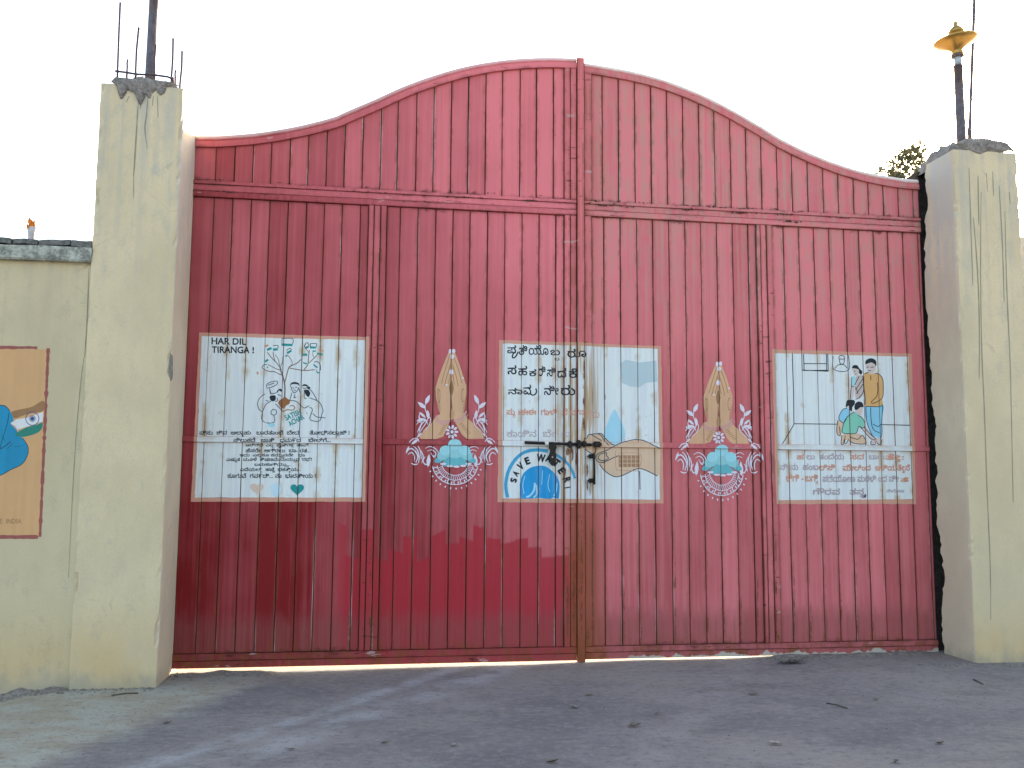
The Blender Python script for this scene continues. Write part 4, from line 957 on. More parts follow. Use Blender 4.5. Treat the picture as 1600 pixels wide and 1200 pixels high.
# ---- slide bolt and pull handle
def box_bm(c, s, bev=0.004):
    bm = bmesh.new(); bmesh.ops.create_cube(bm, size=1); bmesh.ops.scale(bm, vec=s, verts=bm.verts); bmesh.ops.translate(bm, vec=c, verts=bm.verts)
    if bev: bmesh.ops.bevel(bm, geom=bm.edges[:], offset=bev, segments=2, affect='EDGES')
    return bm
zbolt = B(865, 693).z; xb0, xb1 = B(819, 692).x, B(914, 697).x
bolt = tube('slide_bolt', [(xb0, -0.030, zbolt + 0.004), (xb0 + 0.2, -0.031, zbolt), (xb1 + 0.05, -0.036, zbolt - 0.008)], 0.0125, M_BLACK, leafL, 10)
bolt['label'] = 'black iron slide bolt'
for px in (889, 903, 911):
    q = B(px, 693.5); from_bm('bolt_bracket', box_bm((q.x, -0.034, zbolt - 0.004 + random.uniform(-.006, .006)), (0.042, 0.042, 0.058 + random.uniform(-.01, .014)), 0.010), M_BLACK, bolt)
q = B(853, 692); from_bm('bolt_tie', box_bm((q.x, -0.031, zbolt + 0.002), (0.042, 0.031, 0.030), 0.006), mural_paint('white_rag', (0.7, 0.68, 0.62), 0, 0, 0.1), bolt)
hx = B(862.3, 700).x; hz0, hz1 = B(862, 728).z, B(862, 694).z
prof = [(-0.028, hz1), (-0.034, hz1 - 0.03), (-0.022, hz1 - 0.06), (-0.030, hz1 - 0.085), (-0.032, hz0 + 0.05), (-0.018, hz0 + 0.01), (0, hz0), (0.018, hz0 + 0.01), (0.032, hz0 + 0.05), (0.030, hz1 - 0.085), (0.022, hz1 - 0.06), (0.034, hz1 - 0.03), (0.028, hz1)]
slab('bolt_hasp', [(hx + a, z) for a, z in prof], -0.046, -0.034, M_BLACK, bolt, 0.003)
q = B(861.5, 714.5); tube('hasp_rivet', [(q.x, -0.046, q.z), (q.x, -0.052, q.z)], 0.007, simple('worn_steel', (0.35, 0.32, 0.30), 0.4, 0.6), bolt, 10)
q0 = B(931.5, 694.5); sb = from_bm('bolt_staple', box_bm((q0.x, -0.032, q0.z), (0.078, 0.045, 0.050), 0.012), M_BLACK, leafR)
ph = tube('pull_handle', [(B(925.5, 712).x, -0.055, B(925.5, 709).z), (B(926, 735).x, -0.066, B(926, 735).z), (B(926, 756).x, -0.055, B(926, 757).z)], 0.010, M_BLACK, leafR, 10)
for py in (713, 751):
    q = B(922, py); from_bm('handle_foot', box_bm((q.x, -0.032, q.z), (0.060, 0.046, 0.036), 0.012), M_BLACK, ph)

# ================================================================== PILLARS
def pillar_mesh(name, ring_fn, z0, z1, mats, parent, sidefn, step=0.055):
    """ring_fn(z) -> list of (x,y,corner) round the shaft; corners get chipped"""
    k = int((z1 - z0) / step); rings = []; bm = bmesh.new()
    for i in range(k + 1):
        z = z0 + (z1 - z0) * i / k; r = []
        pts = ring_fn(z); cx = sum(p[0] for p in pts) / len(pts); cy = sum(p[1] for p in pts) / len(pts)
        for (x, y, c) in pts:
            if c:
                ch = max(0, noise.noise((x * 3, y * 3, z * 5)) - 0.33) * 0.07 + max(0, noise.noise((x, y, z * 21)) - 0.15) * 0.020 + 0.004
                x += math.copysign(ch, cx - x); y += math.copysign(ch, cy - y)
            r.append(bm.verts.new((x, y, z)))
        rings.append(r)
    n = len(rings[0])
    for a, b in zip(rings, rings[1:]):
        for i in range(n):
            f = bm.faces.new((a[i], a[(i + 1) % n], b[(i + 1) % n], b[i])); f.material_index = sidefn(i)
    bm.faces.new(rings[-1]); bm.faces.new(rings[0][::-1])
    bmesh.ops.recalc_face_normals(bm, faces=bm.faces)
    return from_bm(name, bm, mats, parent)
YF_L, YF_R = -0.547, -0.533
lx0, lx1 = -3.905, -3.298; ztopL = 4.535
rx0, rx1 = 3.225, 3.865; ztopR = 4.452
pilL = tag(empty('gate_pillar', (-3.6, -0.2, 0)), 'cream plastered gate pillar left of the gate, with seven bare rods and broken top', 'pillar', 'gate pillars')
pilR = tag(empty('gate_pillar', (3.55, -0.2, 0)), 'cream gate pillar right of the gate with shaded side and ragged plaster edge', 'pillar', 'gate pillars')
def ringL(z):
    t = 0.012 * (z / 4.5)
    return [(lx0 - t, YF_L, 1), (lx0 + 0.03, YF_L, 0), (lx1 - 0.03, YF_L, 0), (lx1, YF_L, 1), (lx1, YF_L + 0.03, 0), (lx1, 0.15, 0), (lx0 - t, 0.15, 0), (lx0 - t, YF_L + 0.03, 0)]
pillar_mesh('shaft', ringL, -0.5, ztopL, [M_CREAM, M_COOLPL], pilL, lambda i: 1 if i in (3, 4) else 0)
def ringR(z):
    t = 0.012 * (z / 4.5)
    yb = -0.055 - 0.055 * smooth(3.0, 1.2, z) + 0.070 * noise.noise((0, 1.3, z * 1.7)) + 0.040 * noise.noise((0, 4.3, z * 7)) + 0.026 * noise.noise((2, 4.3, z * 23))
    if z > 3.75: yb -= 0.02
    yb = min(yb, -0.030); xs_ = 3.17 if z < 4.18 else 3.262
    return [(rx0 + t, YF_R, 1), (rx0 + 0.04, YF_R, 0), (rx1 - 0.03, YF_R, 0), (rx1 - t, YF_R, 1), (rx1 - t, YF_R + 0.03, 0), (rx1 - t, 0.42, 0), (xs_, 0.42, 0), (xs_, 0.060, 0), (3.35, 0.060, 0), (3.35, yb + 0.006, 0), (rx0 + t, yb, 0), (rx0 + t, YF_R + 0.03, 0)]  # return behind the leaf, added to keep sky light out of the gap
pillar_mesh('shaft', ringR, -0.5, ztopR, [M_CREAM, M_COOLPL, rough_stone('shade_dark_concrete', (0.05, 0.042, 0.036), 0.4, 16)], pilR, lambda i: 1 if i in (10, 11) else (2 if i in (6, 7, 8, 9) else 0), 0.035)  # near-black gap faces: deep shade put into the colour
# broken concrete crowns
def crown(parent, x0, x1, y0, y1, zb, h, seed, lean=0.0):
    bm = bmesh.new(); nx_, ny_ = 34, 30; g = []
    for j in range(ny_ + 1):
        row = []
        for i in range(nx_ + 1):
            u, v = i / nx_, j / ny_; e = min(u, 1 - u, v, 1 - v)
            x, y = x0 + (x1 - x0) * u, y0 + (y1 - y0) * v
            k = smooth(0, 0.16, e)
            z = zb - 0.05 + (0.05 + h * (0.62 + 0.38 * smooth(0.05, 0.4, e))) * k + 0.05 * k * noise.fractal((x * 9, y * 9, seed), 1.0, 2.0, 4) + lean * (u - 0.5) * k
            x += 0.018 * noise.noise((x * 14, y * 14, seed + 2)) ; y += 0.018 * noise.noise((x * 14, y * 14, seed + 5))
            row.append(bm.verts.new((x, y, z)))
        g.append(row)
    for j in range(ny_):
        for i in range(nx_): bm.faces.new((g[j][i], g[j][i + 1], g[j + 1][i + 1], g[j + 1][i]))
    return from_bm('broken_top', bm, M_CONC, parent)
crown(pilL, -3.86, -3.31, YF_L + 0.035, 0.12, ztopL, 0.135, 3)
crown(pilR, 3.255, 3.80, YF_R + 0.05, 0.17, ztopR, 0.165, 8)
def lump(name, outline, Y, thick, mat, parent, seed):
    """thin crust with an uneven face"""
    pl = [B(p[0], p[1], Y) for p in outline]; xs = [p.x for p in pl]; zs = [p.z for p in pl]
    bm = bmesh.new(); f = bm.faces.new([bm.verts.new((p.x, Y, p.z)) for p in pl])
    bmesh.ops.triangulate(bm, faces=[f]); bmesh.ops.subdivide_edges(bm, edges=bm.edges[:], cuts=3, use_grid_fill=True)
    bnd = {v for e in bm.edges if e.is_boundary for v in e.verts}
    for v in bm.verts:
        if v in bnd: v.co.y = Y + 0.004
        else: v.co.y = Y - thick * (0.5 + 0.9 * abs(noise.noise((v.co.x * 25, seed, v.co.z * 25))))
    bmesh.ops.recalc_face_normals(bm, faces=bm.faces)
    return from_bm(name, bm, mat, parent)
lump('mortar_smear', [(173,127),(180,120),(200,122),(240,124),(268,128),(282,134),(272,134),(262,137),(258,146),(250,151),(244,143),(238,148),(234,156),(228,150),(224,158),(219,166),(215,158),(214,146),(206,140),(200,142),(194,153),(188,157),(185,148),(183,138),(177,130)], YF_L, 0.018, M_CONC, pilL, 2)
lump('mortar_smear', [(1500,231),(1492,224),(1510,216),(1540,216),(1572,222),(1590,240),(1578,235),(1562,240),(1548,236),(1535,242),(1522,238),(1512,233)], YF_R, 0.014, M_CONC, pilR, 6)
lump('paint_scar', [(266,551),(270,556),(270,590),(267,596),(263,588),(266,575),(264,562)], YF_L, 0.002, M_CONC, pilL, 7)
def rod(name, parent, pb, pt, Y, r, mat=M_IRON, sink=0.10, kink=0.0):
    a, b = B(pb[0], pb[1], Y), B(pt[0], pt[1], Y); d = (b - a).normalized(); m_ = (a + b) / 2 + Vector((kink, 0, 0))
    return tube(name, [tuple(a - d * sink), tuple(a), tuple(m_), tuple(b)], r, mat, parent, 8)
for pb, pt, Y, r in (((184,107),(188,4),-0.30,0.0085), ((199,104),(199.6,93),-0.05,0.008), ((212,116),(217,43),-0.44,0.0085), ((241.5,118),(243.5,70),-0.45,0.0085), ((268,122),(270.6,60),-0.42,0.0085), ((274,122),(274.4,110),-0.1,0.008), ((281.5,130),(284.6,80),-0.25,0.0085)):
    rod('reinforcing_rod', pilL, pb, pt, Y, r, kink=random.uniform(-.006, .006))
for pb, pt, Y, r in (((1455,232),(1454.6,213),0.05,0.005), ((1469,226),(1469,213),0.02,0.005), ((1535.5,212),(1534.5,181),-0.15,0.0065), ((1543,214),(1543,201),-0.3,0.006), ((1564.5,218),(1564,197),-0.3,0.0065)):
    rod('reinforcing_rod', pilR, pb, pt, Y, r)
def wires(parent, pts, Y, r): tube('binding_bar', [tuple(B(x, y, Y)) for x, y in pts], r, M_IRON, parent, 6)
wires(pilL, [(180,111),(196,113),(214,116),(240,117),(262,120),(272,124)], YF_L + 0.02, 0.0085)
wires(pilL, [(212,112),(212.5,118),(211,127)], YF_L + 0.015, 0.008); wires(pilL, [(270,121),(271,131)], YF_L + 0.015, 0.009)
# old runs of muddy water on the pillar faces
sL = Surface([(lx0 + 0.02, lx1 - 0.02, -0.2, ztopL, YF_L)], YF_L); sR = Surface([(rx0 + 0.03, rx1 - 0.02, -0.2, ztopR, YF_R)], YF_R)
def drips(surf, parent, lst):
    def fn(p):
        for pts, wd in lst: p.stroke(pts, wd, jit=0.5, taper=0.45)
    art(surf, 'drip_stain', W_DRIP, parent, fn)
drips(sL, pilL, [([(216,160),(213,210),(210,258),(208.5,276)], 2.2), ([(209,276),(208.6,310)], 1.2), ([(231,152),(229,180),(226.5,200),(228.5,222)], 2.2), ([(229,222),(230,232)], 1.0), ([(246,150),(247,184)], 1.2), ([(202,150),(197,160)], 1.6), ([(221,158),(219,170)], 2), ([(240,150),(238,166)], 1.4)])
drips(sR, pilR, [([(1514,262),(1517,360),(1520,447)], 1.6), ([(1528,275),(1529.5,352)], 2), ([(1521,340),(1527,420),(1530,500),(1530,592)], 2.0), ([(1533,300),(1532,420),(1534,550),(1538,640),(1542,760),(1547,880),(1548,968)], 1.8), ([(1561,290),(1566,380),(1569,473)], 1.8), ([(1570,330),(1573,450),(1578,560),(1580,640),(1583,785)], 1.8), ([(1551,268),(1552.5,306)], 1.5), ([(1577,300),(1578.5,319)], 1.6), ([(1541,270),(1543,300)], 1.0)])

# ---- lamp posts on the pillars
def lathe(name, prof, mat, parent, c, seg=28, tilt=0.0, z0=0.0):
    bm = bmesh.new(); rings = []
    for r, z in prof: rings.append([bm.verts.new((r * math.cos(2 * math.pi * k / seg), r * math.sin(2 * math.pi * k / seg), z)) for k in range(seg)])
    for a, b in zip(rings, rings[1:]):
        for k in range(seg): bm.faces.new((a[k], a[(k + 1) % seg], b[(k + 1) % seg], b[k])).smooth = True
    bm.faces.new(rings[0][::-1]); bm.faces.new(rings[-1]); bmesh.ops.recalc_face_normals(bm, faces=bm.faces)
    bmesh.ops.rotate(bm, verts=bm.verts, cent=(0, 0, z0), matrix=Matrix.Rotation(tilt, 3, 'Y'))
    bmesh.ops.translate(bm, verts=bm.verts, vec=c)
    return from_bm(name, bm, mat, parent)
def brass():
    n = NT('amber_lamp_bowl'); k = n.noise(None, 9, 3)
    n.out(n.mix(k, (0.30, 0.17, 0.04), (0.52, 0.33, 0.09)), 0.30, 0.6, 0.7); n.b.inputs['Transmission Weight'].default_value = 0.0
    return n.m
M_BRASS = brass(); M_COLLAR = simple('pale_collar', (0.42, 0.46, 0.47), 0.5)
def lamp_post(px, pyb, pyt, Y, label):
    a, b = B(px, pyb, Y), B(px, pyt, Y); L = b.z - a.z; c = Vector((a.x, Y, a.z))
    t = tag(empty('lamp_post', c - Vector((0, 0, 0.1))), label, 'lamp', 'lamp posts on the gate pillars')
    lathe('pole', [(0.043, -0.15), (0.042, 0), (0.040, L * 0.5), (0.039, L), (0.043, L + 0.001), (0.043, L + 0.012), (0.02, L + 0.013)], M_POLE, t, c, 18)
    lathe('collar', [(0.034, L + 0.010), (0.034, L + 0.092)], M_COLLAR, t, c, 18)
    lathe('lamp_flange', [(0.040, L + .090), (0.058, L + .098), (0.058, L + .112), (0.045, L + .118)], M_POLE, t, c, 24)
    d = lathe('lamp_bowl', [(0.045, L + .116), (0.056, L + .128), (0.046, L + .145), (0.050, L + .160), (0.072, L + .180), (0.110, L + .202), (0.155, L + .224), (0.188, L + .244), (0.197, L + .256), (0.190, L + .263), (0.150, L + .275), (0.095, L + .288), (0.040, L + .300)], M_BRASS, t, c, 36, -0.10, L + 0.13)
    lathe('lamp_cap', [(0.044, L + .285), (0.048, L + .325), (0.066, L + .335), (0.070, L + .345), (0.056, L + .372), (0.030, L + .396), (0.016, L + .410), (0.022, L + .424), (0.015, L + .442), (0.004, L + .448)], M_BRASS, d, c, 24, -0.05, L + 0.3)
    return t
lamp_post(1502, 212, 105, -0.20, 'amber bowl lamp on a dark pipe standing on the right pillar')
lamp_post(235.5, 112, -28, -0.24, 'dark lamp pipe rising from the left pillar out of the picture')
pA, pB = B(1515, 205, -0.05), B(1524, -40, -0.05)
rodR = tube('slim_pole', [tuple(pA - Vector((0, 0, .15))), tuple(pA), tuple(pA + (pB - pA) * .08), tuple(pB), tuple(pB + (pB - pA) * 0.5)], 0.015, M_POLE, None, 10, rs=[0.020, 0.020, 0.014, 0.016, 0.016])
tag(rodR, 'slim tall pole rising behind the amber lamp on the right pillar', 'pole')

# ================================================================== BOUNDARY WALLS
Y_W = -0.500
wallL = tag(empty('boundary_wall', (-7, Y_W, 0)), 'cream boundary wall left of the gate with painted mural and dark stone coping', 'wall')
zc0, zc1 = B(70, 406, Y_W - 0.05).z, B(70, 384, Y_W - 0.05).z
def wall_face(parent, x0, x1, Y, z0, z1, mat, thick=0.25):
    bm = bmesh.new(); k = int((x1 - x0) / 0.08); h = int((z1 - z0) / 0.08); g = []
    for j in range(h + 1):
        row = []
        for i in range(k + 1):
            x, z = x0 + (x1 - x0) * i / k, z0 + (z1 - z0) * j / h
            rough = smooth(0.22, -0.12, z - 0.12 * noise.noise((x * 2, 0, 3)))
            y = Y + rough * (-0.03 + 0.05 * noise.noise((x * 5, 1, z * 5)) + 0.03 * noise.noise((x * 14, 1, z * 14)))
            row.append(bm.verts.new((x, y, z)))
        g.append(row)
    for j in range(h):
        for i in range(k): bm.faces.new((g[j][i], g[j][i + 1], g[j + 1][i + 1], g[j + 1][i])).smooth = True
    back = [bm.verts.new(p) for p in ((x0, Y + thick, z0), (x1, Y + thick, z0), (x1, Y + thick, z1), (x0, Y + thick, z1))]
    bm.faces.new(back[::-1]); bm.faces.new([g[-1][0], g[-1][-1], back[2], back[3]]); bm.faces.new([g[0][-1]] + [g[j][-1] for j in range(1, h + 1)] + [back[2], back[1]]); bm.faces.new([g[j][0] for j in range(h, -1, -1)] + [back[0], back[3]])
    return from_bm('wall_face', bm, mat, parent)
wall_face(wallL, -11.0, lx0 - 0.002, Y_W, -1.0, zc0, M_WALL)
bm = bmesh.new(); k = 120; prof = [(Y_W - 0.045, zc0 - 0.002), (Y_W - 0.055, zc0 + 0.012), (Y_W - 0.055, zc1), (Y_W + 0.30, zc1 + 0.01), (Y_W + 0.30, zc0 - 0.002)]; rings = []
for i in range(k + 1):
    x = -11 + (lx0 + 0.012 - 0.016 + 11) * i / k
    rings.append([bm.verts.new((x, y + 0.006 * noise.noise((x * 4, y, z)), z + 0.010 * noise.noise((x * 3, z, 2)) * (1 if j in (2, 3) else 0.3))) for j, (y, z) in enumerate(prof)])
for a, b in zip(rings, rings[1:]):
    for j in range(5): bm.faces.new((a[j], a[(j + 1) % 5], b[(j + 1) % 5], b[j]))
bm.faces.new(rings[0]); bm.faces.new(rings[-1]); bmesh.ops.recalc_face_normals(bm, faces=bm.faces)
from_bm('coping', bm, M_COPE, wallL)
x = -10.9
while x < lx0 - 0.05:       # flat stones bedded on the coping
    wd = random.uniform(0.16, 0.34); wd = min(wd, lx0 - 0.006 - x); 
    if wd < 0.08: break
    th = random.uniform(0.035, 0.06)
    bm = box_bm((0, 0, 0), (wd - 0.006, 0.30, th), 0)
    bmesh.ops.subdivide_edges(bm, edges=bm.edges[:], cuts=3, use_grid_fill=True)
    for v in bm.verts:
        v.co += Vector((noise.noise((v.co.x * 9 + x, v.co.y * 9, 1)) * 0.02, noise.noise((v.co.x * 9 + x, v.co.y * 9, 4)) * 0.03, noise.noise((v.co.x * 8 + x, v.co.y * 8, 7)) * 0.018))
        v.co.x = max(-wd / 2, min(wd / 2 - 0.002, v.co.x))
    bmesh.ops.rotate(bm, verts=bm.verts, cent=(0, 0, 0), matrix=Matrix.Rotation(random.uniform(-.05, .05), 3, 'X') @ Matrix.Rotation(random.uniform(-.03, .03), 3, 'Y'))
    bmesh.ops.translate(bm, verts=bm.verts, vec=(x + wd / 2, Y_W + 0.10, zc1 + th / 2 + 0.012))
    from_bm('coping_stone', bm, M_SLATE, wallL); x += wd + 0.003
# mural on the wall
sW = Surface([(-11, lx0 - 0.02, -0.4, zc0 - 0.02, Y_W)], Y_W)
V_ORANGE = mural_paint('mural_orange', (0.60, 0.335, 0.150), 0.0, 0.0, 0.14)
V_BORDER = mural_paint('mural_border_red', (0.30, 0.085, 0.070), 0.30, 0.0, 0.25)
V_BLUE = mural_paint('mural_blue', (0.010, 0.235, 0.40), 0.04, 0.0, 0.25)
V_BROWN = mural_paint('mural_brown', (0.30, 0.155, 0.065), 0.10, 0.0, 0.25)
V_WHITE = mural_paint('mural_white', (0.68, 0.66, 0.64), 0.06, 0.0, 0.12)
V_GREEN = mural_paint('mural_green', (0.025, 0.200, 0.145), 0.06, 0.0, 0.25)
V_NAVY = mural_paint('mural_navy', (0.03, 0.06, 0.20), 0.1, 0.0, 0.2)
zm = Z(0, 520, 3.5294)
mural = art(sW, 'painted_mural', V_ORANGE, wallL, lambda p: p.fill(edge_pts([(-330,540),(76,546),(63,838),(-330,838)], 9, 0.8, 3)), 'orange painted mural with a blue sleeve and flag, red border')
art(sW, 'mural_border', V_BORDER, mural, lambda p: (p.stroke(edge_pts([(-330,539),(76,543.5)], 6, 0.8, 5)[:65], 4.5, sm=False, jit=0.5), p.stroke([(75.5 - 0.044 * t + 0.7 * noise.noise((t * .2, 1, 1)), 544 + t) for t in range(0, 296, 5)], 4.6, sm=False, jit=0.9), p.stroke([(-330 + t, 839 + 0.8 * noise.noise((t * .1, 3, 1))) for t in range(0, 396, 6)], 6.0, sm=False, jit=0.5)))
art(sW, 'painted_shadow', V_BROWN, mural, lambda p: p.fill(zm((60,440),(100,425),(170,410),(240,375),(238,430),(160,445),(80,472)), True))
art(sW, 'painted_flag', V_WHITE, mural, lambda p: p.fill(zm((58,500),(90,478),(150,468),(200,450),(238,436),(236,490),(190,505),(140,520),(95,535),(85,515)), False))
art(sW, 'painted_flag', V_GREEN, mural, lambda p: p.fill(zm((80,560),(110,540),(150,520),(200,508),(234,495),(230,530),(200,555),(150,570),(105,575)), True))
art(sW, 'painted_sleeve', V_BLUE, mural, lambda p: (p.fill(zm((-400,400),(-100,380),(0,398),(30,405),(55,430),(75,480),(60,500),(95,540),(85,565),(125,580),(155,630),(150,680),(120,725),(60,755),(0,785),(-100,810),(-400,800)), True)))
art(sW, 'painted_outline', W_INK, mural, lambda p: [p.stroke(zm(*q), wd) for q, wd in (([(-100,380),(0,398),(30,405),(55,430)], 1.2), ([(125,580),(155,630),(150,680),(120,725),(60,755),(0,787),(-80,805)], 1.0), ([(50,440),(40,500),(10,600),(0,640)], 0.9), ([(60,600),(20,630),(0,640),(-60,650)], 1.1), ([(70,610),(40,640)], 0.6), ([(10,560),(30,600)], 0.6), ([(80,630),(130,620)], 0.5))])
art(sW, 'painted_wheel', V_NAVY, mural, lambda p: (p.stroke(arcpts(50.6, 654.2, 10.2, 10.2, 0, 360), 1.1), [p.stroke([(50.6, 654.2), (50.6 + 5.5 * math.cos(a), 654.2 + 5.5 * math.sin(a))], 0.8) for a in [i * math.pi / 8 for i in range(16)]]))
art(sW, 'lettering', V_BROWN, mural, lambda p: (p.text('FREE  INDIA', (-14, 810.5, 33.5, 818), 0.2)))
sWd = Surface([(-11, lx0 - 0.012, -0.4, zc0 - 0.02, Y_W)], Y_W)
drips(sWd, wallL, [([(131,560),(126,600),(119,680),(113,780),(107,903)], 1.3), ([(139,420),(136,500),(132,560)], 1.6)])
# small pale cup with an orange flower on the coping
cq = B(48.2, 374, Y_W + 0.02); cup = tag(empty('flower_cup', (cq.x, Y_W + 0.02, zc1 + 0.04)), 'small pale cup with orange marigold petals on the left wall coping', 'flower cup')
zz = zc1 + 0.05
lathe('cup', [(0.018, 0), (0.020, 0.004), (0.024, 0.06), (0.034, 0.105), (0.031, 0.105), (0.019, 0.06)], simple('pale_cup', (0.50, 0.46, 0.46), 0.4), cup, (cq.x, Y_W + 0.02, zz), 16)
bm = bmesh.new()
for i in range(26):
    a = random.uniform(0, 6.28); r = random.uniform(0.004, 0.034); h = random.uniform(0.085, 0.150)
    c = Vector((cq.x + r * math.cos(a), Y_W + 0.02 + r * math.sin(a), zz + h)); d = Vector((math.cos(a) * 0.5, math.sin(a) * 0.5, 1)).normalized() * 0.030; s = Vector((-math.sin(a), math.cos(a), 0)) * 0.015
    vs_ = [bm.verts.new(c - d - s * .3), bm.verts.new(c - s), bm.verts.new(c + d), bm.verts.new(c + s)]; bm.faces.new(vs_)
from_bm('flower_head', bm, simple('marigold_orange', (0.75, 0.22, 0.012), 0.6), cup)
# right boundary wall, a sliver beside the pillar
zr = B(1597, 370, -0.15).z
wallR = tag(empty('boundary_wall', (7, -0.15, 0)), 'weathered boundary wall running off to the right of the right pillar', 'wall')
wall_face(wallR, rx1 + 0.002, 9.5, -0.15, -0.5, zr, M_COOLPL)

# ================================================================== BEHIND AND ON THE GROUND
def leaf_mat():
    n = NT('tree_leaf'); r = n.noise(None, 3.0, 2)
    n.out(n.mix(r, (0.085, 0.095, 0.060), (0.130, 0.135, 0.085)), 0.6, 0.3)
    tl = n.t.nodes.new('ShaderNodeBsdfTranslucent'); tl.inputs[0].default_value = (0.17, 0.18, 0.09, 1); mx = n.t.nodes.new('ShaderNodeMixShader'); mx.inputs[0].default_value = 0.25
    n.t.links.new(n.b.outputs[0], mx.inputs[1]); n.t.links.new(tl.outputs[0], mx.inputs[2]); n.t.links.new(mx.outputs[0], n.t.nodes['Material Output'].inputs[0])
    return n.m
YT = 4.2; tc = B(1442, 300, YT)
tree = tag(empty('tree', (tc.x + 0.2, YT, 0)), 'small leafy tree top showing over the gate beside the right pillar', 'tree')
M_BARK = rough_stone('bark', (0.12, 0.10, 0.085), 0.4, 20)
bm = bmesh.new()
def limb(bm, pts, r0, r1, seg=7):
    rings = []
    for i, p in enumerate(pts):
        a, b = Vector(pts[max(0, i - 1)]), Vector(pts[min(len(pts) - 1, i + 1)]); t = (b - a).normalized(); u = t.orthogonal().normalized(); w_ = t.cross(u); rr = r0 + (r1 - r0) * i / (len(pts) - 1)
        rings.append([bm.verts.new(Vector(p) + (u * math.cos(6.2832 * k / seg) + w_ * math.sin(6.2832 * k / seg)) * rr) for k in range(seg)])
    for a, b in zip(rings, rings[1:]):
        for k in range(seg): bm.faces.new((a[k], a[(k + 1) % seg], b[(k + 1) % seg], b[k])).smooth = True
bx0 = Vector((tc.x + 0.2, YT, 0)); top = Vector((tc.x + 0.15, YT, tc.z - 0.5))
limb(bm, [bx0 - Vector((0, 0, .2)), bx0 + (top - bx0) * .35 + Vector((.06, .03, 0)), bx0 + (top - bx0) * .7 - Vector((.05, 0, 0)), top], 0.10, 0.05)
tips = []
rt = random.Random(5)
for i in range(26):
    a = rt.uniform(0, 6.28); el = rt.uniform(0.1, 1.3); L = rt.uniform(0.55, 0.98)
    d = Vector((math.cos(a) * math.cos(el), math.sin(a) * math.cos(el) * 0.8, math.sin(el) * 0.98)); s0 = bx0 + (top - bx0) * rt.uniform(0.82, 1.0)
    e = s0 + d * L; m_ = s0 + d * L * .5 + Vector((rt.uniform(-.06, .06), rt.uniform(-.06, .06), 0.05)); limb(bm, [s0, m_, e], 0.016, 0.004, 5); tips += [(s0 + d * L * t, d) for t in (0.55, 0.7, 0.82, 0.92, 1.0)]
# one sprig reaching towards the gate centre
for px, py in ((1382,262),(1392,272),(1400,258),(1407,246),(1416,236),(1428,233),(1436,231),(1395,276)):
    e = B(px, py, YT + rt.uniform(-.1, .1)); limb(bm, [top, top + (e - top) * .5 + Vector((0, 0, .04)), e], 0.014, 0.003, 5); tips += [(top + (e - top) * t, (e - top).normalized()) for t in (0.7, 0.8, 0.88, 0.95, 1.0)]
from_bm('trunk', bm, M_BARK, tree)
V_, F_ = [], []
for c, d in tips:
    for j in range(20):
        o = c + Vector((rt.gauss(0, .035), rt.gauss(0, .04), rt.gauss(0, .03))); ax = (d * 0.4 + Vector((rt.gauss(0, .7), rt.gauss(0, .7), rt.gauss(-.1, .6)))).normalized(); L = rt.uniform(0.07, 0.13); sd_ = ax.orthogonal().normalized(); sd_.rotate(Matrix.Rotation(rt.uniform(0, 3.14), 3, ax)); wd = L * 0.17
        b = len(V_); V_ += [o, o + ax * L * .5 + sd_ * wd, o + ax * L, o + ax * L * .5 - sd_ * wd]; F_.append((b, b + 1, b + 2, b + 3))
me = bpy.data.meshes.new('crown'); me.from_pydata(V_, [], F_); link('crown', me, leaf_mat(), tree)

# litter on the drive
M_DRY = simple('dry_leaf', (0.14, 0.11, 0.085), 0.8, var=0.5, scale=30); M_TWIG = simple('twig', (0.07, 0.06, 0.05), 0.9, var=0.3); M_PALELEAF = simple('pale_dry_leaf', (0.25, 0.21, 0.17), 0.8, var=0.4, scale=30)
def on_ground(px, py):
    p = GR(px, py, 0.0)
    for _ in range(4): p = GR(px, py, ground_z(p.x, p.y))
    return Vector((p.x, p.y, ground_z(p.x, p.y)))
def dry_leaf(px, py, L, ang, mat, label):
    c = on_ground(px, py); bm = bmesh.new(); n_ = 8; rows = []
    for i in range(n_ + 1):
        t = i / n_; wd = L * 0.24 * math.sin(math.pi * (0.06 + 0.92 * t)) ; z = 0.006 + 0.22 * L * (t - 0.45) ** 2 * 2
        x = (t - .5) * L; rows.append([bm.verts.new((x, -wd, z + wd * .55)), bm.verts.new((x, 0, z)), bm.verts.new((x, wd, z + wd * .75))])
    for a, b in zip(rows, rows[1:]):
        for j in range(2): bm.faces.new((a[j], a[j + 1], b[j + 1], b[j]))
    o = from_bm('dry_leaf', bm, mat, None, True); o.location = c; o.rotation_euler = (random.uniform(-.2, .2), random.uniform(-.1, .1), ang)
    tag(o, label, 'leaf', 'dry leaves on the drive')
